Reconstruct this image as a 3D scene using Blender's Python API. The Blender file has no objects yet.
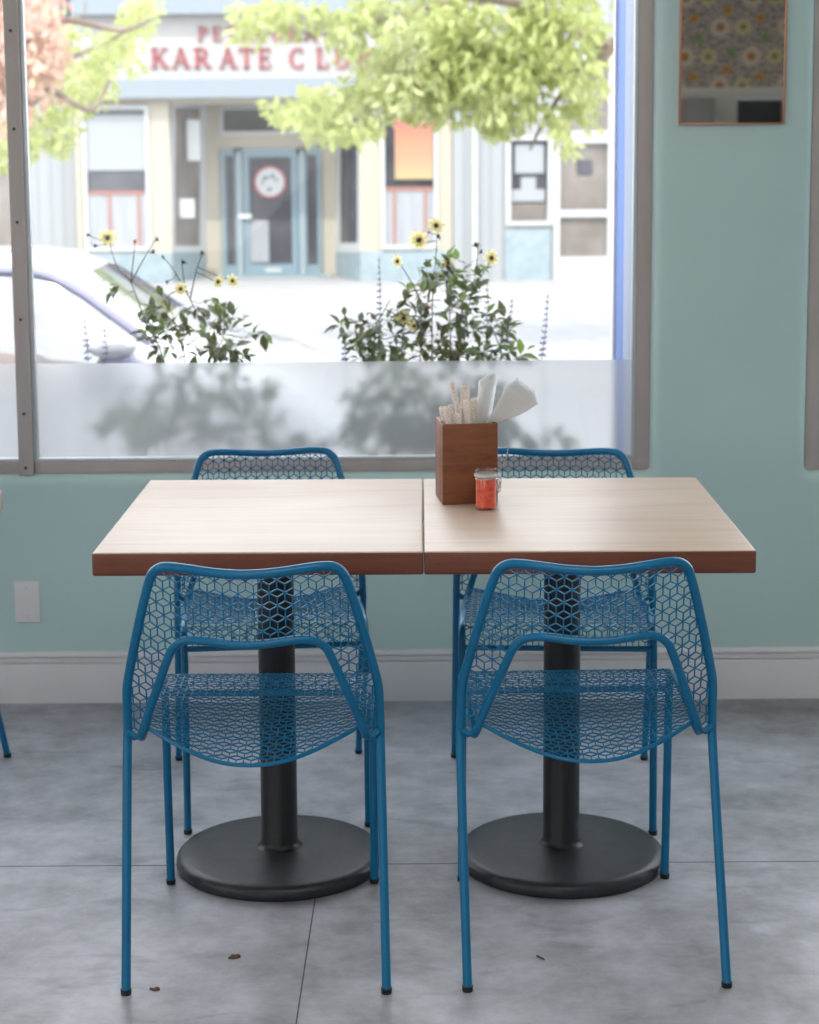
import bpy, bmesh, math, random
from mathutils import Vector, Matrix
PI = math.pi
SC = bpy.context.scene
COL = SC.collection

# ------------------------------------------------------------------ camera
F_PX, PITCH, YAW, ROLL, CX, CY, EYE = 1881.7, 0.1371, 0.0027, -0.0072, 399.3, 402.1, 1.548
cyw, syw = math.cos(YAW), math.sin(YAW)
R0 = Vector((cyw, syw, 0)); F0 = Vector((-syw, cyw, 0)); Zv = Vector((0, 0, 1))
FWD = F0 * math.cos(PITCH) - Zv * math.sin(PITCH)
U0 = F0 * math.sin(PITCH) + Zv * math.cos(PITCH)
RGT = R0 * math.cos(ROLL) + U0 * math.sin(ROLL)
UPV = U0 * math.cos(ROLL) - R0 * math.sin(ROLL)
cam = bpy.data.cameras.new('camera'); camo = bpy.data.objects.new('camera', cam); COL.objects.link(camo)
m = Matrix.Identity(4)
for i, v in enumerate((RGT, UPV, -FWD)):
    for j in range(3): m[j][i] = v[j]
m[2][3] = EYE
camo.matrix_world = m
cam.sensor_width = 36; cam.sensor_fit = 'AUTO'
cam.lens = F_PX * 36 / 1024
cam.shift_x = (409.5 - CX) / 1024; cam.shift_y = (CY - 512) / 1024
cam.dof.use_dof = True; cam.dof.focus_distance = 3.55; cam.dof.aperture_fstop = 5.4
cam.clip_end = 300
SC.camera = camo

def P(px, py, Y):
    """point on the upright plane y=Y that was surveyed at this spot of the photograph"""
    d = RGT * ((px - CX) / F_PX) - UPV * ((py - CY) / F_PX) + FWD
    t = Y / d.y
    return Vector((d.x * t, Y, EYE + d.z * t))
def G(px, py, z):
    d = RGT * ((px - CX) / F_PX) - UPV * ((py - CY) / F_PX) + FWD
    t = (z - EYE) / d.z
    return Vector((d.x * t, d.y * t, z))

# ------------------------------------------------------------------ world, sun, fill lights, exposure
SC.view_settings.view_transform = 'Standard'
SC.view_settings.look = 'None'
SC.view_settings.gamma = 1.0
SC.view_settings.exposure = 0.0
SC.view_settings.use_curve_mapping = False
w = bpy.data.worlds.new('sky'); SC.world = w; w.use_nodes = True
bg = w.node_tree.nodes['Background']
bg.inputs['Color'].default_value = (0.89, 0.94, 1.0, 1); bg.inputs['Strength'].default_value = 4.4
SUN_EL, SUN_AZ = math.radians(52), math.radians(16)
sl = bpy.data.lights.new('sun', 'SUN'); sl.energy = 3.2; sl.angle = 0.01; sl.color = (1, 0.96, 0.9)
so = bpy.data.objects.new('sun', sl); COL.objects.link(so)
sd = Vector((math.sin(SUN_AZ) * math.cos(SUN_EL), math.cos(SUN_AZ) * math.cos(SUN_EL), -math.sin(SUN_EL)))
so.rotation_euler = sd.to_track_quat('-Z', 'Y').to_euler()
def area(name, loc, size, energy, color, target):
    l = bpy.data.lights.new(name, 'AREA'); l.shape = 'RECTANGLE'; l.size, l.size_y = size
    l.energy = energy; l.color = color
    o = bpy.data.objects.new(name, l); COL.objects.link(o); o.location = loc
    o.rotation_euler = (Vector(target) - Vector(loc)).to_track_quat('-Z', 'Y').to_euler()
    return o
area('rear_fill', (-1.6, -2.9, 1.7), (3.6, 1.8), 34, (0.93, 0.96, 1.0), (-1.0, 5, 1.1))  # added fill from behind the camera; the back wall has no window
area('side_fill', (-4.85, 1.2, 1.8), (3.2, 1.9), 50, (0.92, 0.96, 1.0), (0, 2.4, 1.0))  # added fill from the left; that wall is solid
area('overhead_fill', (0.5, 1.4, 3.02), (2.4, 1.0), 48, (1.0, 0.9, 0.8), (0.5, 1.4, 0))  # added overhead fill, standing in for room light

# ------------------------------------------------------------------ materials
def mat(name, color, rough=0.5, metal=0.0, **k):
    m = bpy.data.materials.new(name); m.use_nodes = True
    b = m.node_tree.nodes['Principled BSDF']
    b.inputs['Base Color'].default_value = (*color, 1); b.inputs['Roughness'].default_value = rough
    b.inputs['Metallic'].default_value = metal
    for kk, v in k.items():
        b.inputs[kk.replace('_', ' ')].default_value = v
    return m
def N(m, t, **k):
    n = m.node_tree.nodes.new(t)
    for a, v in k.items():
        if hasattr(n, a) and not a.startswith('in_'): setattr(n, a, v)
    return n
def L(m, a, b): m.node_tree.links.new(a, b)
def ramp(m, fac, stops):
    r = N(m, 'ShaderNodeValToRGB'); e = r.color_ramp.elements
    while len(e) < len(stops): e.new(0.5)
    for el, (p, c) in zip(e, stops): el.position = p; el.color = (*c, 1)
    L(m, fac, r.inputs[0]); return r.outputs[0]
def noise(m, scale, detail=4, rough=0.6, vscale=None, co='Object', dist=0.0):
    tc = N(m, 'ShaderNodeTexCoord'); src = tc.outputs[co]
    if vscale:
        mp = N(m, 'ShaderNodeMapping'); mp.inputs['Scale'].default_value = vscale; L(m, src, mp.inputs[0]); src = mp.outputs[0]
    n = N(m, 'ShaderNodeTexNoise'); n.inputs['Scale'].default_value = scale; n.inputs['Detail'].default_value = detail
    n.inputs['Roughness'].default_value = rough; n.inputs['Distortion'].default_value = dist
    L(m, src, n.inputs['Vector']); return n.outputs['Fac']
def bsdf(m): return m.node_tree.nodes['Principled BSDF']
def bump(m, h, s=0.1, d=0.01):
    b = N(m, 'ShaderNodeBump'); b.inputs['Strength'].default_value = s; b.inputs['Distance'].default_value = d
    L(m, h, b.inputs['Height']); L(m, b.outputs[0], bsdf(m).inputs['Normal'])
def noisy(name, stops, scale, rough=0.6, vscale=None, bs=0.0, detail=5, **k):
    m = mat(name, stops[0][1], rough, **k); f = noise(m, scale, detail, 0.6, vscale)
    L(m, ramp(m, f, stops), bsdf(m).inputs['Base Color'])
    if bs: bump(m, f, bs)
    return m

M = {}
M['blue'] = noisy('blue_powder_coat', [(0.3, (0.004, 0.135, 0.290)), (0.7, (0.005, 0.155, 0.320))], 9, 0.30, Specular_IOR_Level=0.35)
M['rubber'] = mat('black_rubber', (0.012, 0.012, 0.013), 0.6)
M['cast'] = noisy('black_cast_iron', [(0.3, (0.015, 0.016, 0.022)), (0.7, (0.028, 0.030, 0.038))], 22, 0.42, bs=0.12)
M['black'] = mat('black_painted_steel', (0.010, 0.010, 0.012), 0.38)
def wood(name, c1, c2, c3, rough, vs, bs=0.05):
    m = mat(name, c1, rough)
    f = noise(m, 3.2, 6, 0.62, vs, dist=0.9)
    g = noise(m, 26, 3, 0.7, (vs[0] * 0.6, vs[1] * 1.6, vs[2]))
    k = noise(m, 2.6, 2, 0.5, None, dist=0.3)
    mx = N(m, 'ShaderNodeMix'); mx.data_type = 'FLOAT'; mx.inputs[0].default_value = 0.35
    L(m, f, mx.inputs[2]); L(m, g, mx.inputs[3])
    c = ramp(m, mx.outputs[0], [(0.32, c3), (0.48, c1), (0.68, c2)])
    mc = N(m, 'ShaderNodeMix'); mc.data_type = 'RGBA'; mc.blend_type = 'MULTIPLY'; mc.inputs[0].default_value = 1
    L(m, c, mc.inputs[6]); L(m, ramp(m, k, [(0.3, (0.9, 0.86, 0.82)), (0.62, (1, 1, 1))]), mc.inputs[7])
    L(m, mc.outputs[2], bsdf(m).inputs['Base Color']); bump(m, g, bs, 0.002)
    return m
M['maple'] = wood('oiled_maple_top', (0.57, 0.45, 0.36), (0.63, 0.52, 0.43), (0.50, 0.37, 0.28), 0.38, (0.6, 7, 7))
M['edge'] = wood('painted_shade_edge', (0.17, 0.052, 0.028), (0.21, 0.072, 0.038), (0.10, 0.030, 0.016), 0.5, (0.8, 9, 16))  # wood darkened to paint the shade on the tabletop sides
M['walnut'] = wood('stained_box_wood', (0.20, 0.064, 0.024), (0.25, 0.085, 0.036), (0.11, 0.034, 0.014), 0.55, (2.2, 2.2, 20))
M['palewood'] = wood('pale_wood', (0.62, 0.42, 0.24), (0.7, 0.5, 0.3), (0.5, 0.32, 0.18), 0.5, (1, 1, 4))
m = noisy('green_wall_paint', [(0.3, (0.490, 0.665, 0.655)), (0.7, (0.530, 0.705, 0.690))], 1.6, 0.36)
M['wall'] = m
M['base'] = noisy('white_baseboard_paint', [(0.3, (0.74, 0.74, 0.77)), (0.7, (0.79, 0.79, 0.81))], 5, 0.4)
M['white'] = mat('white_plastic', (0.78, 0.78, 0.80), 0.35)
M['frame'] = noisy('anodised_brown_frame', [(0.3, (0.44, 0.385, 0.365)), (0.7, (0.52, 0.46, 0.435))], 6, 0.45, vscale=(1, 1, 0.3))
M['bead'] = mat('aluminium_bead', (0.62, 0.66, 0.68), 0.32, 0.4)
M['screw'] = mat('dark_screw', (0.04, 0.035, 0.03), 0.4, 0.5)
M['ceiling'] = mat('ceiling_paint', (0.75, 0.75, 0.72), 0.8)
M['plain'] = mat('plain_room_paint', (0.80, 0.77, 0.72), 0.8)
M['jamblight'] = mat('light_blue_exterior_paint', (0.32, 0.38, 0.52), 0.5)
M['jambdeep'] = mat('deep_blue_exterior_paint', (0.10, 0.22, 0.62), 0.5)
M['jambwhite'] = mat('white_exterior_bead', (0.85, 0.87, 0.9), 0.5)
M['copper'] = mat('copper_frame', (0.55, 0.23, 0.13), 0.35, 0.7)
M['mirror'] = mat('mirror_silver', (0.62, 0.60, 0.57), 0.015, 1.0)
M['steel'] = mat('polished_steel', (0.62, 0.62, 0.62), 0.2, 1.0)
M['chilli'] = noisy('red_chilli_paste', [(0.3, (0.60, 0.02, 0.004)), (0.55, (0.85, 0.075, 0.01)), (0.75, (0.9, 0.2, 0.03))], 110, 0.3, bs=0.3)
M['paper'] = noisy('white_napkin_paper', [(0.3, (0.82, 0.82, 0.82)), (0.7, (0.9, 0.9, 0.9))], 30, 0.85)
def translucent(m, color, fac):
    t = N(m, 'ShaderNodeBsdfTranslucent'); t.inputs[0].default_value = (*color, 1)
    mx = N(m, 'ShaderNodeMixShader'); mx.inputs[0].default_value = fac
    out = m.node_tree.nodes['Material Output']
    L(m, bsdf(m).outputs[0], mx.inputs[1]); L(m, t.outputs[0], mx.inputs[2]); L(m, mx.outputs[0], out.inputs[0])
    return m
translucent(M['paper'], (0.97, 0.97, 0.97), 0.55)
M['sleeve'] = noisy('speckled_paper_sleeve', [(0.35, (0.60, 0.52, 0.46)), (0.6, (0.80, 0.73, 0.67))], 240, 0.85)
def glass(name, gloss=0.06, tint=(1, 1, 1)):
    m = bpy.data.materials.new(name); m.use_nodes = True; nt = m.node_tree
    nt.nodes.remove(bsdf(m)); out = nt.nodes['Material Output']
    a = N(m, 'ShaderNodeBsdfTransparent'); a.inputs[0].default_value = (*tint, 1)
    g = N(m, 'ShaderNodeBsdfGlossy'); g.inputs['Roughness'].default_value = 0.03
    x = N(m, 'ShaderNodeMixShader'); x.inputs[0].default_value = gloss
    L(m, a.outputs[0], x.inputs[1]); L(m, g.outputs[0], x.inputs[2]); L(m, x.outputs[0], out.inputs[0]); return m
M['glass'] = glass('window_glass', 0.025)
M['jarglass'] = glass('jar_glass', 0.08, (0.97, 0.98, 0.98))
def frosted():
    m = bpy.data.materials.new('frosted_window_film'); m.use_nodes = True; nt = m.node_tree
    nt.nodes.remove(bsdf(m)); out = nt.nodes['Material Output']
    r = N(m, 'ShaderNodeBsdfRefraction'); r.inputs['IOR'].default_value = 1.12; r.inputs['Roughness'].default_value = 0.5
    r.inputs[0].default_value = (0.68, 0.68, 0.685, 1)
    t = N(m, 'ShaderNodeBsdfTranslucent'); t.inputs[0].default_value = (0.6, 0.62, 0.64, 1)
    x = N(m, 'ShaderNodeMixShader'); x.inputs[0].default_value = 0.25
    L(m, r.outputs[0], x.inputs[1]); L(m, t.outputs[0], x.inputs[2]); L(m, x.outputs[0], out.inputs[0]); return m
M['frost'] = frosted()

# concrete floor with sawn joints
def floor_mat():
    m = mat('polished_concrete', (0.3, 0.31, 0.33), 0.4)
    a = noise(m, 1.5, 7, 0.62, None, dist=0.6); b = noise(m, 7.5, 6, 0.7); c = noise(m, 60, 3, 0.6)
    mx = N(m, 'ShaderNodeMix'); mx.data_type = 'FLOAT'; mx.inputs[0].default_value = 0.45; L(m, a, mx.inputs[2]); L(m, b, mx.inputs[3])
    col = ramp(m, mx.outputs[0], [(0.36, (0.20, 0.20, 0.21)), (0.5, (0.345, 0.352, 0.385)), (0.64, (0.53, 0.54, 0.60))])
    # trowel stains
    st = noise(m, 5.5, 3, 0.5, (1.0, 2.2, 1), dist=0.8)
    s = ramp(m, st, [(0.26, (0.72, 0.71, 0.72)), (0.42, (1, 1, 1))])
    mc = N(m, 'ShaderNodeMix'); mc.data_type = 'RGBA'; mc.blend_type = 'MULTIPLY'; mc.inputs[0].default_value = 1
    L(m, col, mc.inputs[6]); L(m, s, mc.inputs[7])
    L(m, mc.outputs[2], bsdf(m).inputs['Base Color'])
    L(m, ramp(m, mx.outputs[0], [(0.3, (0.42,) * 3), (0.7, (0.27,) * 3)]), bsdf(m).inputs['Roughness'])
    bump(m, c, 0.03, 0.002)
    return m
M['floor'] = floor_mat()
M['joint'] = mat('dark_joint', (0.09, 0.09, 0.095), 0.8)

# exterior
M['asphalt'] = noisy('sunlit_asphalt', [(0.3, (0.21, 0.21, 0.215)), (0.7, (0.26, 0.26, 0.265))], 4, 0.9)
M['walk'] = noisy('concrete_sidewalk', [(0.3, (0.26, 0.257, 0.25)), (0.7, (0.31, 0.307, 0.30))], 2, 0.9)
M['cream'] = mat('cream_stucco', (0.37, 0.335, 0.27), 0.8)
M['signwhite'] = mat('white_sign_board', (0.34, 0.33, 0.32), 0.8)
M['facegrey'] = mat('grey_blue_fascia', (0.20, 0.23, 0.255), 0.7)
M['trimwhite'] = mat('white_trim_paint', (0.42, 0.43, 0.43), 0.6)
M['doorblue'] = mat('grey_blue_door_paint', (0.17, 0.235, 0.265), 0.5)
M['tileblue'] = noisy('pale_blue_tile', [(0.35, (0.20, 0.26, 0.285)), (0.65, (0.27, 0.32, 0.335))], 9, 0.5)
def siding():
    m = mat('grey_board_siding', (0.42, 0.44, 0.45), 0.8)
    tc = N(m, 'ShaderNodeTexCoord'); wv = N(m, 'ShaderNodeTexWave'); wv.inputs['Scale'].default_value = 1.6
    L(m, tc.outputs['Object'], wv.inputs[0])
    L(m, ramp(m, wv.outputs['Fac'], [(0.05, (0.235, 0.25, 0.26)), (0.2, (0.29, 0.30, 0.305))]), bsdf(m).inputs['Base Color']); return m
M['siding'] = siding()
M['shopglass'] = noisy('dim_shop_glass', [(0.35, (0.045, 0.045, 0.055)), (0.65, (0.085, 0.082, 0.09))], 2.2, 0.12)
M['tan'] = noisy('tan_interior_glass', [(0.35, (0.14, 0.12, 0.105)), (0.65, (0.22, 0.195, 0.175))], 1.6, 0.2)
M['blind'] = mat('white_blind', (0.285, 0.30, 0.31), 0.8)
M['curtain'] = noisy('white_curtain', [(0.3, (0.25, 0.26, 0.275)), (0.7, (0.31, 0.32, 0.33))], 3, 0.8, vscale=(3, 1, 0.4))
M['redpaint'] = mat('red_painted_wood', (0.30, 0.13, 0.10), 0.6)
M['signred'] = mat('red_sign_letters', (0.27, 0.05, 0.055), 0.6)
M['paleblue'] = mat('pale_grey_blue_paint', (0.26, 0.30, 0.32), 0.6)
M['pipe'] = mat('white_pipe', (0.45, 0.45, 0.45), 0.5)
def poster():
    m = mat('orange_poster', (0.8, 0.4, 0.2), 0.6)
    tc = N(m, 'ShaderNodeTexCoord'); sp = N(m, 'ShaderNodeSeparateXYZ'); L(m, tc.outputs['Generated'], sp.inputs[0])
    L(m, ramp(m, sp.outputs[2], [(0.0, (0.36, 0.29, 0.15)), (0.3, (0.36, 0.22, 0.13)), (0.7, (0.36, 0.17, 0.10)), (1.0, (0.34, 0.11, 0.10))]), bsdf(m).inputs['Base Color']); return m
M['poster'] = poster()
M['bark'] = noisy('grey_bark', [(0.3, (0.16, 0.12, 0.09)), (0.7, (0.28, 0.22, 0.18))], 8, 0.9, bs=0.4)
def leafmat(name, stops, scale, tr, fac=0.45):
    m = noisy(name, stops, scale, 0.5, detail=2); return translucent(m, tr, fac)
M['leafgreen'] = leafmat('yellow_green_leaves', [(0.3, (0.33, 0.37, 0.13)), (0.5, (0.42, 0.46, 0.19)), (0.7, (0.52, 0.53, 0.29))], 1.4, (0.52, 0.56, 0.22))
M['leafpink'] = leafmat('autumn_pink_leaves', [(0.3, (0.66, 0.30, 0.26)), (0.5, (0.72, 0.50, 0.42)), (0.7, (0.48, 0.46, 0.24))], 1.0, (0.62, 0.38, 0.30))
M['leafdark'] = leafmat('dahlia_leaves', [(0.3, (0.040, 0.052, 0.035)), (0.5, (0.075, 0.092, 0.045)), (0.7, (0.16, 0.18, 0.07))], 14, (0.14, 0.17, 0.05), 0.3)
M['leafbright'] = leafmat('fresh_green_leaves', [(0.3, (0.12, 0.20, 0.05)), (0.7, (0.22, 0.32, 0.09))], 12, (0.22, 0.32, 0.07), 0.4)
M['stem'] = mat('purple_green_stem', (0.08, 0.085, 0.06), 0.6)
M['petal'] = translucent(mat('yellow_petals', (0.86, 0.78, 0.38), 0.6), (0.92, 0.84, 0.45), 0.45)
M['seed'] = mat('dark_seed_head', (0.05, 0.03, 0.02), 0.8)
M['orangebud'] = mat('orange_bud', (0.6, 0.18, 0.04), 0.7)
M['lavender'] = mat('violet_blossom', (0.20, 0.20, 0.40), 0.7)
M['soil'] = mat('dark_soil', (0.06, 0.05, 0.04), 0.95)
M['planter'] = noisy('grey_planter_concrete', [(0.3, (0.3, 0.3, 0.3)), (0.7, (0.4, 0.4, 0.4))], 8, 0.9)
M['carpaint'] = mat('silver_white_car_paint', (0.40, 0.405, 0.44), 0.22, 0.1, Coat_Weight=0.6)
M['cartrim'] = mat('grey_violet_window_trim', (0.20, 0.20, 0.29), 0.4)
M['carglass'] = glass('car_glass', 0.30, (0.82, 0.88, 0.88))
M['windscreen'] = glass('reflective_windscreen', 0.62, (0.85, 0.9, 0.9))
M['tyre'] = mat('tyre_rubber', (0.03, 0.03, 0.03), 0.8)
M['brown'] = mat('brown_seat_fabric', (0.28, 0.10, 0.07), 0.8)

# ------------------------------------------------------------------ helpers
def link(o, parent=None):
    COL.objects.link(o)
    if parent: o.parent = parent
    return o
def obj(name, bm, mt, parent=None, smooth=True, loc=None):
    me = bpy.data.meshes.new(name)
    bmesh.ops.recalc_face_normals(bm, faces=bm.faces[:])
    if smooth is True:
        for f in bm.faces: f.smooth = True
        for e in bm.edges:
            if len(e.link_faces) == 2 and e.calc_face_angle(0) > 0.7: e.smooth = False
    bm.to_mesh(me); bm.free()
    for x in (mt if isinstance(mt, list) else [mt]): me.materials.append(x)
    o = bpy.data.objects.new(name, me)
    if loc: o.location = loc
    return link(o, parent)
def raw(name, vs, fs, mt, parent=None, smooth=False):
    me = bpy.data.meshes.new(name); me.from_pydata([tuple(v) for v in vs], [], fs); me.materials.append(mt)
    if smooth: me.polygons.foreach_set('use_smooth', [True] * len(me.polygons))
    me.update(); return link(bpy.data.objects.new(name, me), parent)
def thing(name, label, cat, loc=(0, 0, 0), rz=0, group=None):
    o = bpy.data.objects.new(name, None); o.location = loc; o.rotation_euler = (0, 0, rz); o.empty_display_size = 0.1
    link(o); return tag(o, label, cat, group)
def tag(o, label, cat, group=None):
    o['label'] = label; o['category'] = cat
    if group: o['group'] = group
    return o
def struct(o, label=None):
    o['kind'] = 'structure'
    if label: o['label'] = label
    return o
def box(bm, a, b, bev=0, seg=2):
    a, b = Vector(a), Vector(b)
    r = bmesh.ops.create_cube(bm, size=1)
    vs = r['verts']
    for v in vs: v.co = Vector((a[i] + (v.co[i] + 0.5) * (b[i] - a[i]) for i in range(3)))
    if bev:
        es = list({e for v in vs for e in v.link_edges})
        bmesh.ops.bevel(bm, geom=es, offset=bev, segments=seg, affect='EDGES', profile=0.5)
def B(a, b, bev=0, seg=2):
    bm = bmesh.new(); box(bm, a, b, bev, seg); return bm
def cyl(bm, p, q, r, n=12, r2=None):
    p, q = Vector(p), Vector(q); d = q - p
    mt = Matrix.Translation((p + q) / 2) @ d.to_track_quat('Z', 'Y').to_matrix().to_4x4()
    bmesh.ops.create_cone(bm, cap_ends=True, segments=n, radius1=r, radius2=r if r2 is None else r2, depth=d.length, matrix=mt)
def spline(pts, n=6):
    """Catmull-Rom through pts"""
    pts = [Vector(p) for p in pts]
    if len(pts) < 3: return pts
    ext = [pts[0] * 2 - pts[1]] + pts + [pts[-1] * 2 - pts[-2]]
    out = []
    for i in range(1, len(ext) - 2):
        a, b, c, d = ext[i - 1:i + 3]
        for k in range(n):
            t = k / n
            out.append(0.5 * ((2 * b) + (c - a) * t + (2 * a - 5 * b + 4 * c - d) * t * t + (3 * b - a - 3 * c + d) * t ** 3))
    out.append(pts[-1]); return out
def tube(bm, pts, r, n=12, cap=True, r1=None):
    pts = [Vector(p) for p in pts]
    d0 = (pts[1] - pts[0]).normalized()
    up = Vector((0, 0, 1)) if abs(d0.z) < 0.9 else Vector((1, 0, 0))
    nx = d0.cross(up).normalized(); rings = []
    for i, p in enumerate(pts):
        if i == 0: d = d0
        elif i == len(pts) - 1: d = (pts[i] - pts[i - 1]).normalized()
        else: d = (pts[i + 1] - pts[i - 1]).normalized()
        nx = (nx - d * nx.dot(d)).normalized(); ny = d.cross(nx)
        rr = r if r1 is None else r + (r1 - r) * i / (len(pts) - 1)
        rings.append([bm.verts.new(p + (nx * math.cos(2 * PI * k / n) + ny * math.sin(2 * PI * k / n)) * rr) for k in range(n)])
    for a, b in zip(rings, rings[1:]):
        for k in range(n): bm.faces.new((a[k], a[(k + 1) % n], b[(k + 1) % n], b[k]))
    if cap: bm.faces.new(rings[0][::-1]); bm.faces.new(rings[-1])
def T(pts, r, n=12, r1=None):
    bm = bmesh.new(); tube(bm, pts, r, n, True, r1); return bm
def lathe(bm, prof, n=48, c=(0, 0)):
    rings = []
    for r, z in prof:
        if r < 1e-6: rings.append([bm.verts.new((c[0], c[1], z))])
        else: rings.append([bm.verts.new((c[0] + r * math.cos(2 * PI * k / n), c[1] + r * math.sin(2 * PI * k / n), z)) for k in range(n)])
    for a, b in zip(rings, rings[1:]):
        for k in range(n):
            k2 = (k + 1) % n
            if len(a) == 1 and len(b) == 1: continue
            if len(a) == 1: bm.faces.new((a[0], b[k2], b[k]))
            elif len(b) == 1: bm.faces.new((a[k], a[k2], b[0]))
            else: bm.faces.new((a[k], a[k2], b[k2], b[k]))
def LA(prof, n=48):
    bm = bmesh.new(); lathe(bm, prof, n); return bm
def copy_tree(o, parent=None):
    c = o.copy(); COL.objects.link(c)
    if parent: c.parent = parent
    for ch in list(o.children): copy_tree(ch, c)
    return c

# ------------------------------------------------------------------ the room
WY = 5.118          # inner face of the window wall
FY = 5.140          # front face of the window frames
GY = 5.160          # glass
XL, XR, YB, ZC = -5.0, 4.5, -3.0, 3.1
JY = G(400, 864, 0).y
JX = -0.196
struct(obj('floor', B((XL, YB, -0.06), (XR, WY + 0.3, 0)), M['floor'], smooth=False))
jb = bmesh.new()
box(jb, (XL, JY - 0.0010, 0), (XR, JY + 0.0010, 0.0006))
box(jb, (-1, -1, 0), (1, 1, 0.0006)); 
for v in jb.verts[8:]:
    v.co.x = JX + 0.0013 * v.co.x + (0.007 if v.co.y > 0 else -0.020); v.co.y = JY if v.co.y > 0 else 2.0
struct(obj('trim_1', jb, M['joint'], smooth=False))

# window wall with two rounded openings
def rrect(x0, z0, x1, z1, r, off, y, n=6):
    x0 -= off; z0 -= off; x1 += off; z1 += off; r += off; pts = []
    for cx_, cz_, a0 in ((x0 + r, z0 + r, PI), (x1 - r, z0 + r, 1.5 * PI), (x1 - r, z1 - r, 0), (x0 + r, z1 - r, 0.5 * PI)):
        for k in range(n + 1):
            a = a0 + k / n * PI / 2; pts.append(Vector((cx_ + r * math.cos(a), y, cz_ + r * math.sin(a))))
    return pts
sill = P(60, 473.4, FY).z; fr_out = P(649.6, 420, FY).x; w2_l = P(805.5, 420, FY).x; mul_l = P(19, 460, FY - 0.005).x
OPEN = [(-4.4, sill, fr_out, 2.75), (w2_l, sill - 0.004, 4.1, 2.75)]
BR = 0.036
bm = bmesh.new(); edges = []
def loop_edges(vs):
    return [bm.edges.new((vs[i], vs[(i + 1) % len(vs)])) for i in range(len(vs))]
outer = [bm.verts.new(c) for c in ((XL, WY, 0), (XR, WY, 0), (XR, WY, ZC), (XL, WY, ZC))]
edges += loop_edges(outer)
tails = []
for (x0, z0, x1, z1) in OPEN:
    rings = []
    for k in range(9):
        a = k / 8 * PI / 2     # a=0: on the wall face; a=90: turned into the reveal
        off = BR * (1 - math.sin(a)); y = WY + BR * 0.75 * (1 - math.cos(a))
        rings.append([bm.verts.new(p) for p in rrect(x0, z0, x1, z1, 0.012, off, y)])
    rings.append([bm.verts.new(p) for p in rrect(x0, z0, x1, z1, 0.012, 0, WY + 0.10)])
    edges += loop_edges(rings[0]); tails.append(rings)
bmesh.ops.triangle_fill(bm, use_beauty=True, use_dissolve=False, edges=edges)
for rings in tails:
    for a, b in zip(rings, rings[1:]):
        for i in range(len(a)):
            j = (i + 1) % len(a); bm.faces.new((a[i], a[j], b[j], b[i]))
wl = obj('wall_window', bm, M['wall'])
struct(wl)
# outer leaf of the wall (thick masonry, blue outside)
bm = bmesh.new()
OY0, OY1 = WY + 0.10, 5.30
box(bm, (XL - .3, OY0, -0.5), (XR, OY1, sill - 0.005)); box(bm, (XL - .3, OY0, 2.76), (XR, OY1, 3.7))
box(bm, (fr_out + 0.0, OY0, sill - 0.005), (w2_l, OY1, 2.76)); box(bm, (XL - .3, OY0, sill - 0.005), (-4.4, OY1, 2.76)); box(bm, (4.1, OY0, sill - .005), (XR + .3, OY1, 2.76))
struct(obj('wall_outside', bm, M['planter'], smooth=False))
struct(obj('wall_left', B((XL - 0.15, YB, 0), (XL, WY, ZC)), M['plain'], smooth=False))
struct(obj('wall_right', B((XR, YB, 0), (XR + 0.15, WY, ZC)), M['wall'], smooth=False))
struct(obj('ceiling', B((XL - .3, YB - .3, ZC), (XR + .3, 5.6, ZC + 0.5)), M['ceiling'], smooth=False))

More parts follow.
